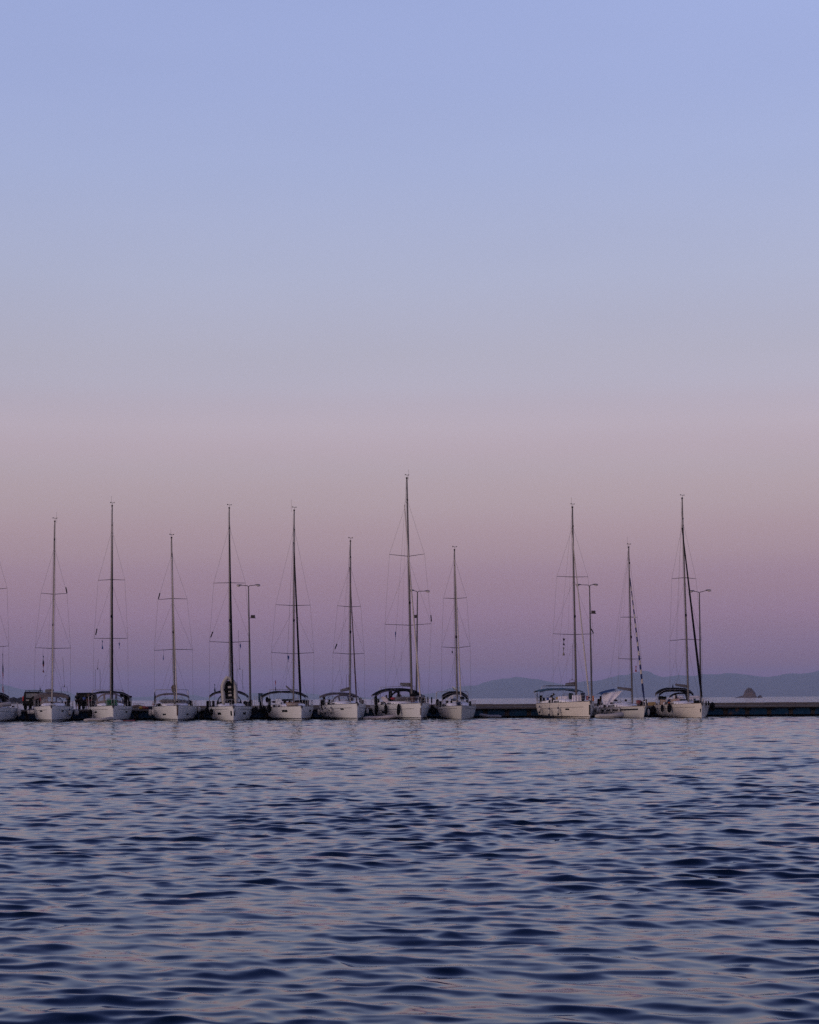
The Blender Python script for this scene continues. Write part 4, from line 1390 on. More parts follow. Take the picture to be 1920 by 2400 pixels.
# ------------------------------------------------------------------ deck gear
def single(o, label, cat, group=None):
    recenter(o)
    o['label'] = label; o['category'] = cat
    if group:
        o['group'] = group
    return o
def wpt(b, l):
    return b.M @ Vector(l) + b.O

# green netting on B2
b = boats[2]
m = MB(); rnd = random.Random(2)
c = b.at(260, 1641, 3.4)
for i in range(70):
    a = rnd.uniform(0, 6.28); rr = rnd.random() ** .6
    q = Vector((c.x + math.cos(a) * .55 * rr, c.y + math.sin(a) * .3 * rr, b.sheer(.26) + .12 + rnd.random() * .62 * (1 - rr * .6)))
    pts = []
    for k in range(6):
        q = q + Vector((rnd.uniform(-.16, .16), rnd.uniform(-.1, .1), rnd.uniform(-.1, .1)))
        q.z = max(q.z, b.sheer(.26) + .06)
        pts.append(wpt(b, q))
    m.tube(pts, .026, 4)
single(m.build('netting', GREEN), 'heap of bright green netting around a mast foot', 'netting')

def cloth(b, px0, px1, y0, y1, ly, m_, label, cat='towel', name='towel', side=-1, sway=.03, group=None, depth_slope=0.0, hang='rail'):
    """cloth folded over the rail, hanging on the outboard side"""
    a = b.at(px0, y0, ly); c = b.at(px1, y0, ly)
    bt = b.at(px0, y1, ly)
    rows = []
    for j in range(7):
        v = j / 6
        z = a.z + (bt.z - a.z) * v
        rows.append([Vector((a.x + (c.x - a.x) * i / 8, ly + sway * math.sin(i * 1.3 + px0) * (.3 + v) + depth_slope * i / 8, z + .012 * math.sin(i * 1.7 + j))) for i in range(9)])
    mb = MB().sheet([[wpt(b, q) for q in r_] for r_ in rows], .015, (0, 1, 0))
    return single(mb.build(name, m_), label, cat, group)
b = boats[9]
G = 'towels on the rail of the teal bimini yacht'
cloth(b, 1287, 1293, 1635, 1651, 9.0, WHITE, 'narrow white towel beside the blue towel on the rail', group=G)
cloth(b, 1281.3, 1286.8, 1635.5, 1654, 9.2, BLUE, 'blue towel hanging furthest left over the cream hull', group=G)
cloth(b, 1308, 1314.8, 1632, 1648, 7.2, WHITE, 'white towel standing alone right of the seated group', group=G)
cloth(b, 1317, 1332, 1631.5, 1644, 6.2, WHITE, 'wide low white towel in the middle of the rail', group=G)
cloth(b, 1341, 1350.5, 1629.5, 1645, 4.2, WHITE, 'left one of the pair of bright white towels before the mast', group=G)
cloth(b, 1351.3, 1362, 1628.5, 1645, 3.6, WHITE, 'right one of the pair of bright white towels before the mast', group=G)
cloth(b, 1303, 1308, 1633.5, 1640, 7.6, YEL, 'small yellow cloth between the blue jacket and the lone white towel', group=G)
cloth(b, 1374, 1380, 1631, 1641, 2.0, RED, 'red cloth near the bow of the teal bimini yacht', group=G)
cloth(b, 1388.5, 1392, 1631, 1643, 1.2, ORANGE, 'orange cloth at the bow of the teal bimini yacht', group=G)
cloth(b, 1361.5, 1371, 1623.5, 1641, 3.2, mat('dark_blue_cloth', (.012, .018, .035), .85), 'dark blue cloth hanging right of the white towels', group=G)
cloth(b, 1333.5, 1344, 1625.5, 1640, 5.4, mat('dark_teal_cloth', (.008, .02, .022), .85), 'dark green cloth left of the pair of bright white towels', group=G)
b = boats[10]
# big white sheet over the cockpit and a blue awning
q0, q1, q2, q3 = b.at(1411, 1626, 8.2), b.at(1459, 1619, 8.0), b.at(1416, 1657, 8.0), b.at(1430, 1650, 7.6)
rows = []
for j in range(9):
    v = j / 8
    row = []
    for i in range(11):
        u = i / 10
        top = q0.lerp(q1, u); botm = q2.lerp(q3, min(1, u * 1.0))
        p = top.lerp(botm, v)
        p.y += .12 * math.sin(u * 9 + v * 2) + .05 * math.sin(v * 7 + u * 3)
        row.append(wpt(b, p))
    rows.append(row)
single(MB().sheet(rows, .012, (0, 1, 0)).build('sheet', WHITE), 'creased white sheet hung as a windbreak over the low yacht cockpit', 'sheet')
rows = []
for j in range(4):
    row = []
    for i in range(9):
        u = i / 8
        p = b.at(1409.5 + 34 * u, 1628.5 - 10.5 * u ** .7, 8.0)
        row.append(wpt(b, p + Vector((0, 1.5 * j / 3, .12 * math.sin(math.pi * j / 3)))))
    rows.append(row)
aw = MB().sheet(rows, .05).build('bimini', BLUEC); aw.parent = b.root; aw.matrix_parent_inverse = Matrix.LocRotScale(b.O, Matrix.Rotation(b.psi, 3, 'Z'), None).inverted()
m = MB()
for px, py, px2, py2 in ((1409.8, 1629, 1409.8, 1656), (1406, 1634, 1406, 1655), (1443, 1619, 1441, 1652)):
    m.tube([b.at(px, py, 8.4), b.at(px2, py2, 8.6)], .02, 5)
m.build('canopy_frame', mat('reddish_frame', (.10, .02, .02), .5), b.root)
# red folded bag at the foredeck of B10, dark bags on cabin top
c = b.at(1498, 1646, 2.0)
mb = MB()
mb.ell(wpt(b, c), (.30, .25, .22), 12, 8)
mb.ell(wpt(b, c + Vector((-.1, .1, .05))), (.18, .2, .2), 10, 6)
single(mb.build('sail_bag', mat('dull_red_bag', (.13, .022, .025), .8)), 'round dull red bag on the foredeck of the low striped-sail yacht', 'bag')
for (px, py, rx, rz_, lb) in ((1434, 1648, .20, .08, 'dark bag on the cabin top beside the white sheet'), (1467, 1641.5, .13, .11, 'round dark bag left of the low yacht mast'), (1443, 1641.5, .20, .09, 'pale-topped dark box on the cabin of the low striped-sail yacht')):
    c = b.at(px, py, 5.5)
    single(MB().ell(wpt(b, c), (rx, .2, rz_), 12, 8).build('deck_bag', DARKCL), lb, 'bag')
b = boats[11]
G2 = 'tan boards lashed to the rail'
for (a0, a1, y0, y1, ly, lb) in ((1547.5, 1562.5, 1640, 1651, 9.4, 'left tan board lashed to the rail of the furthest right yacht'), (1572, 1585.5, 1638.5, 1651, 7.6, 'right tan board lashed to the rail beside the dark towel')):
    p0 = b.at(a0, y0, ly); p1 = b.at(a1, y1, ly)
    mb = MB().box(((p0.x + p1.x) / 2, ly, (p0.z + p1.z) / 2), (p1.x - p0.x, .04, p0.z - p1.z), bev=.01)
    mb.v = [tuple(wpt(b, v)) for v in mb.v]
    single(mb.build('board', TAN, smooth=False), lb, 'board', G2)
cloth(b, 1566, 1572, 1638.5, 1656, 8.2, mat('towel_navy', (.006, .012, .06), .9), 'dark towel with blue lower edge hanging between the tan boards')
cloth(b, 1566.5, 1570, 1645.5, 1648.5, 8.15, ORANGE, 'small orange cloth pinned on the dark towel', 'cloth', 'cloth')
cloth(b, 1564, 1573.5, 1635, 1639, 8.25, WHITE, 'white shirt laid over the rail above the dark towel', 'shirt', 'shirt')
cloth(b, 1586, 1593, 1637, 1646, 7.0, mat('striped_cloth', (.35, .22, .22), .9), 'pinkish striped cloth right of the right tan board', 'cloth', 'cloth')
cloth(b, 1625, 1631, 1637, 1647, 3.0, mat('dark_teal_box', (.012, .04, .06), .8), 'dark teal cloth forward of the furthest right mast', 'cloth', 'cloth')
# white lettered banner in its sprayhood
p0 = b.at(1578, 1630.5, 8.1); p1 = b.at(1601, 1638.5, 8.1)
mb = MB().box(((p0.x + p1.x) / 2, 8.1, (p0.z + p1.z) / 2), (p1.x - p0.x, .03, p0.z - p1.z), bev=.008)
mb.v = [tuple(wpt(b, v)) for v in mb.v]
ban = single(mb.build('banner', WHITE, smooth=False), 'white banner with a dark blue scrawled word inside the sprayhood', 'banner')
mb = MB(); z0 = 0.0
x_ = p0.x + .45; zc = p0.z - .22
pts = []
for i in range(34):
    pts.append(wpt(b, Vector((x_ + i * .016, 8.07, zc + .022 * math.sin(i * 1.9) + (.03 if i % 9 == 4 else 0)))) - ban.location)
mb.tube(pts, .009, 4); mb.build('lettering', NAVY, ban)
# second white windbreak and bits right of the mast
p0 = b.at(1616, 1631, 6.5); p1 = b.at(1640, 1639, 6.5)
mb = MB().box(((p0.x + p1.x) / 2, 6.5, (p0.z + p1.z) / 2), (p1.x - p0.x, .03, p0.z - p1.z), bev=.008)
mb.v = [tuple(wpt(b, v)) for v in mb.v]
single(mb.build('windbreak', mat('pale_screen', (.45, .42, .46), .8), smooth=False), 'pale screen stretched right of the mast on the furthest right yacht', 'screen')
# gear on other boats
def blob(b, px, py, ly, r_, m_, name, label, cat):
    c = b.at(px, py, ly)
    mb = MB().ell(wpt(b, c), r_, 12, 8)
    # a few lumps so that it reads as soft gear
    rn = random.Random(px)
    for _ in range(3):
        mb.ell(wpt(b, c + Vector((rn.uniform(-.5, .5) * r_[0], rn.uniform(-.5, .5) * r_[1], rn.uniform(-.3, .4) * r_[2]))), (r_[0] * .55, r_[1] * .6, r_[2] * .7), 10, 6)
    return single(mb.build(name, m_), label, cat)
blob(boats[7], 968, 1635, 4.8, (.33, .3, .42), BLACK, 'sail_bag', 'black sail bag piled at the mast foot of the largest yacht', 'bag')
blob(boats[7], 921, 1637, 6.4, (.24, .2, .13), RED, 'deck_cushion', 'red cushion on the deck of the largest yacht', 'cushion')
blob(boats[8], 1084, 1637, 4.6, (.22, .2, .20), DARKCL, 'deck_bag', 'dark bag right of the mast on the small rounded yacht', 'bag')
blob(boats[8], 1064, 1640, 4.6, (.30, .2, .12), NAVY, 'deck_bag', 'long dark bag left of the mast on the small rounded yacht', 'bag')
blob(boats[8], 1076, 1649, 1.2, (.26, .2, .16), NAVY, 'deck_bag', 'dark bundle at the bow of the small rounded yacht', 'bag')
blob(boats[8], 1026, 1646, 9, (.16, .15, .34), RUB, 'outboard_motor', 'black outboard motor at the stern of the small rounded yacht', 'motor')
blob(boats[7], 881, 1640, 12.6, (.17, .18, .50), RUB, 'outboard_motor', 'black outboard motor on the stern rail of the largest yacht', 'motor')
blob(boats[5], 626, 1640, 11.6, (.15, .15, .30), RUB, 'outboard_motor', 'black outboard motor beside the blue service post', 'motor')
blob(boats[5], 642, 1645, 8, (.22, .15, .10), RUB, 'deck_bag', 'small dark bag beside the white locker of the raised-boom yacht', 'bag')
blob(boats[3], 444, 1646, 8.5, (.26, .2, .22), RUB, 'life_ring', 'dark round ring bag on the right quarter of the upturned dinghy yacht', 'bag')
blob(boats[4], 575, 1647, 7.5, (.22, .2, .18), RUB, 'deck_bag', 'dark bag right of the upright dinghy', 'bag')
blob(boats[11], 1647.5, 1641, .5, (.10, .10, .20), FW, 'buoy', 'small white float at the bow rail of the furthest right yacht', 'buoy')
b = boats[5]
p0 = b.at(647, 1638.5, 6.4); p1 = b.at(658.5, 1652, 6.4)
mb = MB().box(((p0.x + p1.x) / 2, 6.6, (p0.z + p1.z) / 2), (p1.x - p0.x, .5, p0.z - p1.z), bev=.03)
mb.v = [tuple(wpt(b, v)) for v in mb.v]
single(mb.build('locker', GEL, smooth=False), 'square white locker on the deck of the raised-boom yacht', 'locker')
# small wooden rowing tender on the foredeck of B5
c = b.at(685, 1649, 3.6)
rows = []
for i in range(13):
    u = i / 12; w = .34 * math.sin(math.pi * min(max(u * .9 + .1, .05), 1)) ** .6 + .02
    rows.append([Vector((-.60 + 1.25 * u, -w, .34 + .06 * (2 * u - 1) ** 2)), Vector((-.55 + 1.15 * u, -w * .8, .12)), Vector((-.5 + 1.05 * u, 0, .0)), Vector((-.55 + 1.15 * u, w * .8, .12)), Vector((-.60 + 1.25 * u, w, .34 + .06 * (2 * u - 1) ** 2))])
rt = thing('tender', 'small pale open tender with a wooden rim lying on the raised-boom yacht foredeck', 'tender', wpt(b, Vector((c.x, c.y, b.sheer(.28) + .06))), b.psi)
MB().sheet(rows, .03).build('tender_hull', mat('tender_beige', (.34, .27, .22), .6), rt)
MB().tube([r_[0] for r_ in rows], .03, 5).tube([r_[-1] for r_ in rows], .03, 5).build('gunwale', WOOD, rt)
# surfboard leaning on B7's left rail
b = boats[7]
rows = []
for i in range(17):
    u = i / 16
    c = b.at(893 + 19 * u, 1634 + 15 * u ** 2.2, 11.0 - 2.0 * u)
    w = .26 * math.sin(math.pi * min(max(u, .02), .98)) ** .6
    rows.append([wpt(b, c + Vector((-.25 * w, 0, -w * 1.2))), wpt(b, c + Vector((0, 0, 0))), wpt(b, c + Vector((.3 * w, .05, w * .4)))])
single(MB().sheet(rows, .06, (0, 1, 0)).build('paddle_board', mat('board_white', (.55, .50, .52), .4)), 'white paddle board leaning along the left rail of the largest yacht', 'paddle board')
# orange-rimmed basket at B7's mast
b = boats[7]
c = b.at(968, 1638, 4.2)
mb = MB()
ri = [[c + Vector((r_ * math.cos(a * math.pi / 8), r_ * math.sin(a * math.pi / 8), z)) for a in range(16)] for r_, z in ((.20, -.30), (.27, -.05), (.31, .25))]
mb.grid([[wpt(b, q) for q in rr] for rr in ri], closed=True)
single(mb.build('basket', mat('basket_brown', (.045, .018, .012), .7)), 'dark round basket in front of the mast of the largest yacht', 'basket')

# ------------------------------------------------------------------ flags
flag(7, 1530, 1620, 3, NAVY, D0 + 5.5, 'string of coloured signal flags on the yacht cut by the left edge', m2=RED, line=(7, 1516))
flag(101.5, 1536, 1575, 4.5, NAVY, D0 + 5.5, 'dark blue and red furled flag left of the grey-bimini yacht mast', m2=mat('dull_red_flag', (.10, .01, .02), .8), line=(101, 1520))
flag(240, 1501, 1521, 4, BLUE, D0 + 5.5, 'blue and white flag left of the green netting yacht mast', line=(240, 1496))
flag(279.6, 1506, 1519, 3, BLUE, D0 + 5.5, 'small blue pennant right of the green netting yacht mast', line=(279.6, 1496))
flag(383, 1534, 1547, 2.2, BLUE, D0 + 5.5, 'tiny blue pennant left of the mast with the fat grey roll', line=(384, 1524))
flag(563.3, 1508, 1522, 3.5, BLUE, D0 + 5.5, 'blue pennant right of the mast on the upright dinghy yacht', line=(563, 1504))
flag(675.8, 1536, 1551, 5, BLUE, D0 + 5.5, 'blue and white courtesy flag left of the raised-boom yacht mast', line=(675, 1531))
flag(927, 1480, 1500, 2.6, BLUE, D0 + 6, 'thin blue pennant left of the tallest mast', line=(930, 1465))
flag(1060, 1525, 1533, 3, DARKCL, D0 + 5, 'small dark pennant left of the small rounded yacht mast', line=(1061, 1518))
flag(1321.5, 1496, 1512, 6, DARKCL, D0 + 5, 'upper dark triangular pennant left of the teal bimini yacht mast', line=(1321.5, 1487))
flag(1321, 1517, 1536, 6, GREYCL, D0 + 5, 'lower grey triangular pennant left of the teal bimini yacht mast', line=(1321.5, 1497))
flag(1490.5, 1561, 1574, 5, RED, D0 + 3, 'red flag between the mast and the striped sail', line=(1496, 1544))
flag(94, 1606, 1622, 2.5, NAVY, D0 + 11, 'furled dark blue ensign above the grey bimini', line=(94, 1652))
flag(363, 1620, 1655, 5, NAVY, D0 + 11, 'tall furled dark ensign at the stern of the upturned dinghy yacht', line=(363.5, 1660))
flag(503.5, 1603, 1621, 4, NAVY, D0 + 11, 'small navy ensign above the black bimini of the upright dinghy yacht', line=(504, 1652))
flag(646, 1593, 1618, 2.5, RED, D0 + 11, 'thin red and blue furled flag above the raised-boom yacht bimini', m2=NAVY, line=(642, 1650))
flag(1259, 1625, 1642, 3, NAVY, D0 + 13, 'furled ensign at the stern of the teal bimini yacht', line=(1261, 1655))
flag(1577, 1603, 1612, 3.5, NAVY, D0 + 10, 'small navy flag above the furthest right bimini', line=(1581, 1598))
flag(1270, 1636, 1652, 3, RED, D0 + 12, 'furled red and yellow flag low at the stern of the teal bimini yacht', m2=YEL)
flag(498, 1644, 1656, 6, RED, D0 + 10.5, 'red and white flag draped at the left rail of the upright dinghy yacht')
flag(731, 1640, 1654, 4, BLUE, D0 + 9, 'blue flag hanging at the right rail of the raised-boom yacht')
flag(358.5, 1644, 1653, 3, mat('bright_red', (.42, .012, .018), .6), D0 + 11, 'bright red lifebuoy light at the stern of the upturned dinghy yacht', cat='light')

# ------------------------------------------------------------------ lamp posts
def lamp_post(px_b, top, hl, hr, flood, label):
    D = DQ + 6.0
    base = P(px_b, 1660, D); base.z = DK
    root = thing('street_lamp', label, 'street lamp', base, 0, 'double-armed street lamps on the quay')
    tp = P(top[0], top[1], D) - base
    PM = mat('lamp_post_steel', (.05, .047, .055), .5, metal=.4)
    MB().tube([(0, 0, 0), (0, 0, .5), (0, 0, .55), tp * .5, tp], [.15, .14, .11, .085, .055], 8).build('pole', PM, root)
    MB().box((0, 0, .03), (.42, .42, .06), bev=.01).build('base_plate', PM, root, smooth=False)
    for h in (hl, hr):
        hp = P(h[0], h[1], D) - base
        s = 1 if hp.x > tp.x else -1
        MB().tube([tp + Vector((0, 0, -.05)), tp + Vector((s * .12, 0, .06)), hp], [.045, .04, .03], 6).build('arm', PM, root)
        hd = MB()
        rows = []
        for i in range(9):
            u = i / 8
            w = .17 * math.sin(math.pi * (.12 + .80 * u)) ** .7; z = .09 * math.sin(math.pi * (.15 + .75 * u)) ** .8
            rows.append([hp + Vector((s * (-.26 + .56 * u), w * math.cos(a * math.pi / 5), z * math.sin(a * math.pi / 5) * (1.0 if a < 5 else .55))) for a in range(10)])
        hd.grid(rows, closed=True)
        hd.add(rows[0], [tuple(range(10))]); hd.add(rows[-1], [tuple(range(9, -1, -1))])
        ho = hd.build('lamp_head', mat('lamp_head_grey', (.16, .15, .16), .45, metal=.2), root)
        MB().ell(hp + Vector((s * .10, 0, -.06)), (.20, .12, .10), 10, 6).build('diffuser', mat('lamp_diffuser', (.55, .50, .48), .25), ho)
    if flood:
        fp = P(flood[0], flood[1], D) - base
        s = 1 if fp.x > 0 else -1
        px_ = tp * ((fp.z - .1) / tp.z)
        MB().tube([(px_.x, 0, fp.z - .14), (fp.x + s * .3, 0, fp.z - .16)], .03, 5).build('bracket', PM, root)
        fo = MB().box(fp, (.44, .22, .30), bev=.03).build('floodlight', mat('floodlight_box', (.07, .065, .08), .5), root, smooth=False)
        MB().box(fp + Vector((0, -.12, 0)), (.36, .02, .22)).build('floodlight_glass', HG, fo, smooth=False)
lamp_post(587, (582.6, 1374), (561.5, 1371.5), (603.5, 1371), (593, 1445), 'double-armed street lamp left of the raised-boom yacht, standing clear of masts')
lamp_post(976, (978.7, 1387), (965, 1383.3), (1001, 1385.2), (974.5, 1444.5), 'double-armed street lamp right behind the tallest mast')
lamp_post(1387.5, (1381.9, 1372.6), (1356, 1370.4), (1395, 1369.9), (1390.8, 1434.5), 'double-armed street lamp right of the teal bimini yacht mast, floodlight halfway up')
lamp_post(1643, (1639.3, 1388.8), (1622, 1385), (1660, 1383.2), None, 'double-armed street lamp furthest right, without a floodlight')

# ------------------------------------------------------------------ quay furniture
# blue service post
D = DQ + 1.2
base = P(611, 1660, D); base.z = DK
rt = thing('service_pedestal', 'blue dockside service post with a boxy head between two yachts', 'service post', base)
MB().box((0, 0, .33), (.22, .22, .66), bev=.02).build('post', RUB, rt, smooth=False)
hp = P(611, 1645, D) - base
MB().box((0, 0, 1.06), (.44, .34, .82), bev=.04).build('head', mat('pedestal_blue', (.012, .045, .085), .6), rt, smooth=False)
MB().box((0, -.005, 1.50), (.52, .42, .08), bev=.03).build('cap', mat('pedestal_navy', (.006, .018, .04), .6), rt, smooth=False)
MB().box((.06, -.175, 1.1), (.10, .03, .08)).build('socket', YEL, rt, smooth=False)
MB().box((-.10, -.175, .95), (.10, .03, .12)).build('socket', RUB, rt, smooth=False)
# low rails of the quay, back edge
for (a0, a1, y0, y1, lb) in ((313, 338, 1649, 1656, 'low steel hand rail on the quay between the green netting yacht and the next'), (596.5, 606, 1633, 1655, 'thin pale gangway rail left of the blue service post')):
    D = DQ + 8
    a = P(a0, y0, D); c = P(a1, y0, D)
    mb = MB().tube([a, c], .025, 6)
    n = 3
    for i in range(n):
        q = a.lerp(c, i / (n - 1))
        mb.tube([(q.x, D, DK), q], .022, 6)
    single(mb.build('hand_rail', STEEL), lb, 'rail')
# heap of coloured floats and rope on the quay edge
D = DQ + .7
rnd = random.Random(12)
FL = [(331, 1658, .20, YEL, 'yellow float at the left of the heap on the quay edge'), (336, 1658.5, .17, mat('dull_yellow', (.16, .11, .02), .8), 'dull yellow float in the middle of the heap on the quay edge'),
      (338.5, 1655.5, .22, mat('faded_red', (.22, .045, .045), .8), 'large faded red float on top of the heap on the quay edge'), (345.5, 1656.5, .18, mat('maroon_float', (.12, .015, .03), .8), 'maroon float at the right of the heap on the quay edge'),
      (352, 1657, .18, NAVY, 'dark navy bundle at the right end of the heap on the quay edge')]
for px, py, r_, m_, lb in FL:
    c = P(px, py, D); c.z = DK + r_ * .75
    single(MB().ell(c, (r_ * 1.25, r_, r_ * .8), 10, 7).build('float', m_), lb, 'float', 'floats heaped on the quay edge')
# grey pipe / boom stored on the quay
c = P(322, 1656, DQ + 3); c.z = DK
mb = MB().tube([c + Vector((-.75 + 1.5 * i / 8, 0, .12 + .22 * math.sin(math.pi * i / 8))) for i in range(9)], .13, 8)
single(mb.build('cover', mat('grey_tarp', (.12, .10, .105), .9)), 'low grey covered bundle behind the hand rail', 'tarpaulin')
# yellow edged block right of B10
p0 = P(1519, 1646, DQ + 9); p1 = P(1537, 1648.5, DQ + 9)
single(MB().box(((p0.x + p1.x) / 2, DQ + 9, DK + .20), (p1.x - p0.x, .4, .40), bev=.03).build('block', mat('yellow_concrete', (.28, .19, .08), .85), smooth=False), 'yellow painted concrete block on the quay left of the furthest right yacht', 'block')
# ------------------------------------------------------------------ vehicles
def wheel(parent, x, y, r=.36, w=.24):
    pts = [(x - w / 2, y, r), (x - w / 2 + .04, y, r), (x + w / 2 - .04, y, r), (x + w / 2, y, r)]
    t = MB().tube(pts, [r * .88, r, r, r * .88], 18).build('wheel', RUB, parent)
    MB().tube([(x - w / 2 - .005, y, r), (x + w / 2 + .005, y, r)], r * .55, 12).build('rim', ALU, t)
def offroad_car():
    D = DQ + 2.0
    base = P(74.5, 1660, D); base.z = DK
    rt = thing('parked_car', 'dark off-road car seen from behind, spare wheel on its tail door and red tail light', 'car', base, R(0))
    PNT = mat('dark_car_paint', (.004, .004, .005), .5, spec=.12)
    def sec(w_, z0, z1, wt, y):
        return [Vector((-w_, y, z0)), Vector((-w_, y, .95)), Vector((-w_ * .97, y, 1.05)), Vector((-wt, y, z1 - .08)), Vector((-wt * .9, y, z1)),
                Vector((wt * .9, y, z1)), Vector((wt, y, z1 - .08)), Vector((w_ * .97, y, 1.05)), Vector((w_, y, .95)), Vector((w_, y, z0))]
    rows = [sec(.88, .46, 1.80, .74, 0.0), sec(.91, .42, 1.84, .77, .12), sec(.92, .38, 1.86, .78, 1.2), sec(.92, .38, 1.85, .78, 2.2), sec(.92, .38, 1.30, .86, 2.9), sec(.90, .38, 1.08, .86, 4.0), sec(.86, .42, .95, .8, 4.35)]
    m = MB().grid(rows, closed=True)
    # tail face with a window opening
    r0 = rows[0]
    def q(x, z): return Vector((x, 0, z))
    W0, W1, Z0, Z1 = -.58, .58, 1.22, 1.66
    m.add([q(-.88, .46), q(.88, .46), q(.88, 1.0), q(-.88, 1.0)], [(0, 1, 2, 3)])
    m.add([q(-.88, 1.0), q(.88, 1.0), q(.82, Z0), q(-.82, Z0)], [(0, 1, 2, 3)])
    m.add([q(-.82, Z0), q(W0, Z0), q(W0, Z1), q(-.75, Z1)], [(0, 1, 2, 3)])
    m.add([q(W1, Z0), q(.82, Z0), q(.75, Z1), q(W1, Z1)], [(0, 1, 2, 3)])
    m.add([q(-.75, Z1), q(.75, Z1), q(.68, 1.80), q(-.68, 1.80)], [(0, 1, 2, 3)])
    # front side windows opening approximated by leaving the screen pane
    m.build('body', PNT, rt, smooth=False)
    MB().box((0, .02, (Z0 + Z1) / 2), (W1 - W0, .02, Z1 - Z0)).build('rear_window', mat('car_glass_sky', (.05, .09, .11), .12, spec=.9, var=.3), rt, smooth=False)
    MB().box((0, -.02, .52), (1.80, .18, .22), bev=.05).build('bumper', RUB, rt, smooth=False)
    for s in (-1, 1):
        MB().box((s * .86, -.01, 1.14), (.14, .10, .52), bev=.03, rot=Matrix.Rotation(-s * .09, 3, 'Y')).build('tail_light', mat('tail_light_red', (.30, .012, .02), .25), rt, smooth=False)
    MB().box((-.42, -.015, .98), (.30, .02, .13)).build('number_plate', mat('plate_grey', (.25, .25, .24), .5), rt, smooth=False)
    sp = MB().tube([(.28, -.24, 1.02), (.28, -.02, 1.02)], .36, 18).build('spare_wheel', RUB, rt)
    MB().tube([(.28, -.26, 1.02), (.28, -.2, 1.02)], .10, 8).build('hub', ALU, sp)
    m = MB()
    for a in range(5):
        an = a * 2 * math.pi / 5 + .3
        m.tube([(.28, -.255, 1.02), (.28 + math.cos(an) * .22, -.25, 1.02 + math.sin(an) * .22)], .035, 5)
    m.build('rim_spoke', ALU, sp)
    m = MB()
    for s in (-1, 1):
        m.tube([(s * .66, .2, 1.84), (s * .68, .3, 1.97), (s * .68, 2.1, 1.97), (s * .66, 2.25, 1.85)], .025, 5)
    m.tube([(-.68, .35, 1.96), (.68, .35, 1.96)], .02, 5).tube([(-.68, 1.9, 1.96), (.68, 1.9, 1.96)], .02, 5)
    m.build('roof_rail', RUB, rt)
    for s in (-1, 1):
        for y in (.75, 3.35):
            wheel(rt, s * .78, y)
        MB().box((s * 1.02, 2.75, 1.18), (.18, .12, .2), bev=.03).build('wing_mirror', PNT, rt, smooth=False)
offroad_car()
def van():
    D = DQ + 3.5
    base = P(199.5, 1660, D); base.z = DK
    rt = thing('parked_van', 'dark boxy van standing behind the group of people on the quay', 'van', base)
    PNT = mat('dark_van_paint', (.003, .003, .004), .55, spec=.08)
    def sec(w, z1, y, z0=.35):
        return [Vector((-w, y, z0)), Vector((-w, y, z1 - .55)), Vector((-w * .93, y, z1 - .06)), Vector((-w * .85, y, z1)), Vector((w * .85, y, z1)), Vector((w * .93, y, z1 - .06)), Vector((w, y, z1 - .55)), Vector((w, y, z0))]
    rows = [sec(.78, 1.66, 0), sec(.80, 1.70, .1), sec(.80, 1.72, 2.6), sec(.80, 1.2, 3.2), sec(.78, 1.0, 3.9)]
    m = MB().grid(rows, closed=True); m.add(rows[0], [tuple(range(7, -1, -1))]); m.add(rows[-1], [tuple(range(8))])
    m.build('body', PNT, rt, smooth=False)
    MB().box((0, -.01, 1.30), (1.2, .03, .42), bev=.01).build('rear_window', HG, rt, smooth=False)
    MB().box((0, -.04, .45), (1.56, .14, .2), bev=.04).build('bumper', RUB, rt, smooth=False)
    for s in (-1, 1):
        MB().box((s * .72, -.01, .95), (.1, .05, .3), bev=.02).build('tail_light', mat('dim_red', (.06, .005, .005), .4), rt, smooth=False)
        for y in (.7, 3.0):
            wheel(rt, s * .68, y, .32, .2)
van()

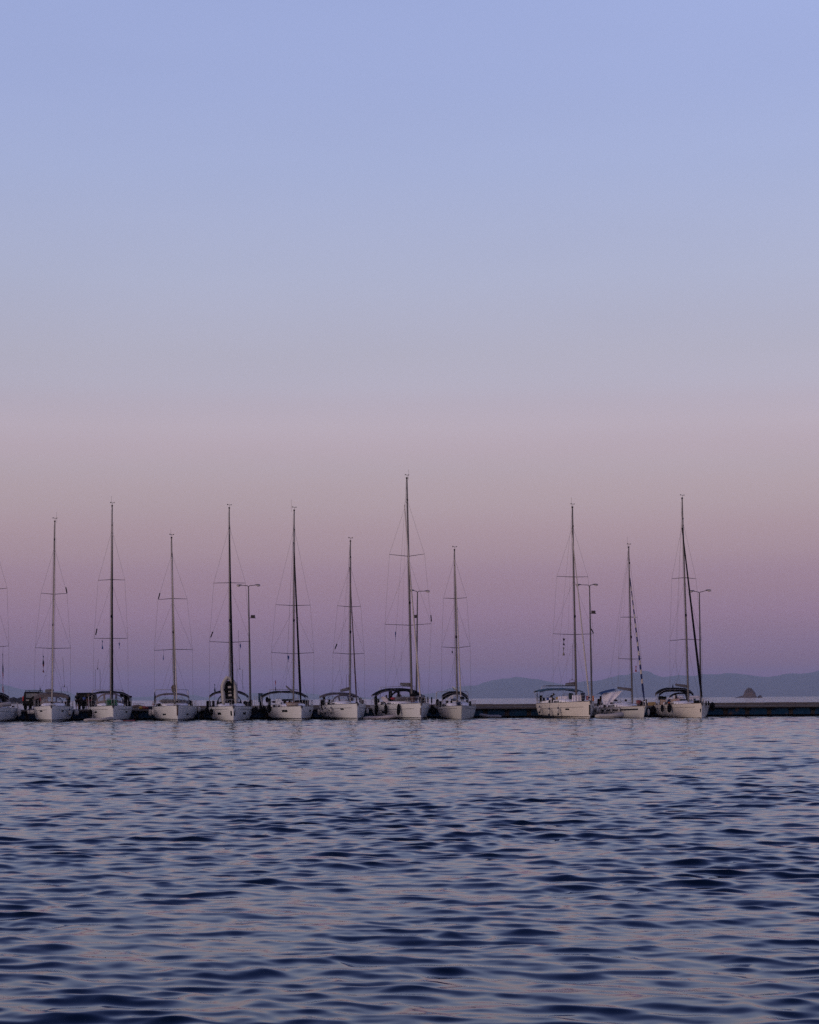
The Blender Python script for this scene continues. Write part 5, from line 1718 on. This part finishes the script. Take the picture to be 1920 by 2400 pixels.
# ------------------------------------------------------------------ people
def person(loc, rz, label, joints, mats_, hair_long=False, seat=False, scale=1.0):
    """joints: dict of local points; builds one continuous body with a Skin modifier, clothing and hair as children"""
    J = dict(pel=(0, 0, .95), chest=(0, 0, 1.30), neck=(0, 0, 1.46), head=(0, -.01, 1.60), crown=(0, 0, 1.70),
             shl=(-.17, 0, 1.40), ell=(-.24, 0, 1.12), wrl=(-.22, -.08, .88), hal=(-.21, -.12, .80),
             shr=(.17, 0, 1.40), elr=(.24, 0, 1.12), wrr=(.22, -.08, .88), har=(.21, -.12, .80),
             hil=(-.10, 0, .90), knl=(-.11, -.02, .50), anl=(-.11, .02, .09), tol=(-.12, -.14, .03),
             hir=(.10, 0, .90), knr=(.11, -.02, .50), anr=(.11, .02, .09), tor=(.12, -.14, .03))
    J.update(joints)
    Rr = dict(pel=.135, chest=.135, neck=.055, head=.095, crown=.075, shl=.065, ell=.042, wrl=.030, hal=.035, shr=.065, elr=.042, wrr=.030, har=.035,
              hil=.09, knl=.058, anl=.040, tol=.035, hir=.09, knr=.058, anr=.040, tor=.035)
    ed = [('pel', 'chest'), ('chest', 'neck'), ('neck', 'head'), ('head', 'crown'), ('chest', 'shl'), ('shl', 'ell'), ('ell', 'wrl'), ('wrl', 'hal'),
          ('chest', 'shr'), ('shr', 'elr'), ('elr', 'wrr'), ('wrr', 'har'), ('pel', 'hil'), ('hil', 'knl'), ('knl', 'anl'), ('anl', 'tol'),
          ('pel', 'hir'), ('hir', 'knr'), ('knr', 'anr'), ('anr', 'tor')]
    names = list(J)
    def skin(parts, edges, fat, name, m_, parent):
        idx = {n_: i for i, n_ in enumerate(parts)}
        me = bpy.data.meshes.new(name)
        me.from_pydata([J[n_] for n_ in parts], [(idx[a], idx[c]) for a, c in edges], [])
        o = bpy.data.objects.new(name, me); COL.objects.link(o)
        sm = o.modifiers.new('skin', 'SKIN'); o.modifiers.new('sub', 'SUBSURF').levels = 1
        sv = me.skin_vertices[0].data
        for i, n_ in enumerate(parts):
            r_ = Rr[n_] * fat
            sv[i].radius = (r_, r_)
            sv[i].use_root = (i == 0)
        dg = bpy.context.evaluated_depsgraph_get()
        ev = o.evaluated_get(dg)
        m2 = bpy.data.meshes.new_from_object(ev)
        o.modifiers.clear(); o.data = m2
        m2.materials.clear(); m2.materials.append(m_)
        m2.polygons.foreach_set('use_smooth', [True] * len(m2.polygons))
        o.parent = parent
        return o
    rt = thing('person', label, 'person', loc, rz, None)
    rt.scale = (scale,) * 3
    skin(names, ed, 1.0, 'body', mats_['skin'], rt)
    skin(['chest', 'pel', 'shl', 'shr', 'ell', 'elr'], [('pel', 'chest'), ('chest', 'shl'), ('chest', 'shr'), ('shl', 'ell'), ('shr', 'elr')], 1.16, 'shirt', mats_['top'], rt)
    skin(['pel', 'hil', 'hir', 'knl', 'knr'] + (['anl', 'anr'] if mats_.get('long', True) else []),
         [('pel', 'hil'), ('pel', 'hir'), ('hil', 'knl'), ('hir', 'knr')] + ([('knl', 'anl'), ('knr', 'anr')] if mats_.get('long', True) else []), 1.18, 'trousers', mats_['legs'], rt)
    h = Vector(J['head']); up = (Vector(J['crown']) - h).normalized()
    hm = MB().ell(h + up * .05 + Vector((0, .035, 0)), (.105, .105, .115), 12, 8)
    if hair_long:
        hm.tube([h + Vector((0, .07, .05)), h + Vector((0, .10, -.12)), h + Vector((0, .09, -.3))], [.09, .09, .04], 8)
    hm.build('hair', HAIR, rt)
    fm = MB().ell(h + Vector((0, -.105, .0)), (.016, .02, .022), 6, 4)
    fm.build('nose', mats_['skin'], rt)
    # hands: palm with fingers
    for wn, hn, s in (('wrl', 'hal', -1), ('wrr', 'har', 1)):
        w_ = Vector(J[wn]); d = (Vector(J[hn]) - w_).normalized(); c = Vector(J[hn])
        m = MB()
        sx = d.cross(Vector((0, 1, 0)))
        sx = sx.normalized() if sx.length > .1 else Vector((1, 0, 0))
        for k in range(4):
            o_ = c + sx * (-.024 + .016 * k)
            ln_ = (.062, .075, .070, .055)[k]
            m.tube([o_, o_ + d * ln_ * .6, o_ + d * ln_ + Vector((0, -.015, 0))], [.010, .009, .007], 5)
        m.tube([c - d * .02 + sx * -.03 * s, c + d * .02 + sx * -.05 * s, c + d * .05 + sx * -.045 * s], [.012, .011, .008], 5)
        m.build('fingers', mats_['skin'], rt)
    return rt
D = DQ + 1.0
def qp(px, dd=0.0):
    w = P(px, 1660, D + dd); return Vector((w.x, D + dd, DK))
person(qp(181.5), R(180), 'person with dark hair in dark clothes standing leftmost beside the van', {}, dict(skin=SKIN, top=DARKCL, legs=DARKCL, long=False), hair_long=True, scale=.98)
person(qp(197, -.2), R(170), 'person bending forward in a blue top in front of the van', dict(chest=(0, -.22, 1.20), neck=(0, -.33, 1.30), head=(0, -.40, 1.38), crown=(0, -.44, 1.46), shl=(-.17, -.26, 1.26), shr=(.17, -.26, 1.26),
       ell=(-.22, -.42, 1.0), wrl=(-.15, -.55, .85), hal=(-.13, -.60, .78), elr=(.22, -.42, 1.0), wrr=(.15, -.55, .85), har=(.13, -.60, .78)), dict(skin=SKIN, top=BLUE, legs=DARKCL), scale=.95)
person(qp(204.5, -.1), R(150), 'person in dark top and pale trousers in the middle of the group on the quay', dict(chest=(.03, -.10, 1.28), head=(.04, -.16, 1.58), neck=(.04, -.13, 1.43), crown=(.04, -.18, 1.68)), dict(skin=SKIN, top=DARKCL, legs=GREYCL), scale=.96)
person(qp(210, -.4), R(200), 'person in dark top and red trousers at the right of the group on the quay', {}, dict(skin=SKIN, top=DARKCL, legs=mat('red_trousers', (.13, .008, .022), .85)), scale=.98)
sit = dict(pel=(0, 0, .48), chest=(0, -.06, .82), neck=(0, -.10, .97), head=(0, -.14, 1.10), crown=(0, -.14, 1.20), shl=(-.17, -.06, .92), shr=(.17, -.06, .92),
           ell=(-.26, -.16, .68), wrl=(-.2, -.34, .60), hal=(-.17, -.40, .58), elr=(.26, -.16, .68), wrr=(.2, -.34, .60), har=(.17, -.40, .58),
           hil=(-.1, -.05, .46), hir=(.1, -.05, .46), knl=(-.12, -.45, .46), knr=(.12, -.45, .46), anl=(-.12, -.45, .08), anr=(.12, -.45, .08), tol=(-.13, -.58, .03), tor=(.13, -.58, .03))
def on_boat(b, px, py_head, ly, rz, label, joints, mats_, head_z, scale=1.0):
    c = b.at(px, py_head, ly)
    w = wpt(b, Vector((c.x, c.y, c.z - head_z * scale)))
    return person(w, rz, label, joints, mats_, scale=scale)
on_boat(boats[7], 934.5, 1624, 10.6, R(20), 'person seated under the bimini of the largest yacht, dark head seen above the dinghy', sit, dict(skin=SKIN, top=DARKCL, legs=DARKCL), 1.12, 1.0)
on_boat(boats[7], 907, 1632, 10.9, R(-30), 'person seated at the left rail of the largest yacht behind the paddle board', sit, dict(skin=SKIN, top=DARKCL, legs=DARKCL), 1.12, .95)
bend = dict(sit); bend.update(chest=(0, -.20, .78), neck=(0, -.32, .88), head=(0, -.40, .95), crown=(0, -.46, 1.02), shl=(-.17, -.22, .86), shr=(.17, -.22, .86))
on_boat(boats[9], 1288.5, 1628, 10.2, R(75), 'person leaning forward under the teal bimini, dark against the hills', bend, dict(skin=DARKCL, top=DARKCL, legs=DARKCL), .95, 1.0)
on_boat(boats[9], 1295.5, 1633, 10.0, R(-60), 'second person crouching beside the blue towel under the teal bimini', sit, dict(skin=SKIN, top=DARKCL, legs=DARKCL), 1.12, .85)

# ------------------------------------------------------------------ mooring lines from the bows
MG = 'bow mooring lines running down into the water'
for bi, lb in ((2, 'thin mooring line from the bow of the green netting yacht'), (4, 'thin mooring line from the bow of the upright dinghy yacht'), (5, 'thin mooring line from the bow of the raised-boom yacht'),
               (6, 'thin mooring line from the bow of the dark grey bimini yacht'), (7, 'thin mooring line from the bow of the largest yacht'), (9, 'thin mooring line from the bow of the teal bimini yacht')):
    b = boats[bi]
    a = Vector((.12, -.02, b.zb)); e = Vector((.55, -.9, -.15))
    o = MB().tube([wpt(b, a.lerp(e, i / 6) + Vector((0, 0, -.12 * math.sin(math.pi * i / 6)))) for i in range(7)], .013, 5).build('mooring_line', ROPE)
    single(o, lb, 'rope', MG)

# ------------------------------------------------------------------ haze
def haze():
    x0, x1, y0, y1, z0, z1 = -30000, 30000, -300, 46500, -4.5, 640
    me = bpy.data.meshes.new('haze')
    vs = [(x, y, z) for x in (x0, x1) for y in (y0, y1) for z in (z0, z1)]
    me.from_pydata(vs, [], [(0, 1, 3, 2), (4, 6, 7, 5), (0, 4, 5, 1), (2, 3, 7, 6), (0, 2, 6, 4), (1, 5, 7, 3)])
    m = bpy.data.materials.new('haze_air'); m.use_nodes = True
    t = m.node_tree; t.nodes.clear()
    v = t.nodes.new('ShaderNodeVolumePrincipled')
    v.inputs['Color'].default_value = (0.61, 0.75, 0.97, 1)
    v.inputs['Density'].default_value = 4.0e-5
    o_ = t.nodes.new('ShaderNodeOutputMaterial')
    t.links.new(v.outputs[0], o_.inputs['Volume'])
    me.materials.append(m)
    o = bpy.data.objects.new('haze', me); COL.objects.link(o)
    o['kind'] = 'stuff'
haze()
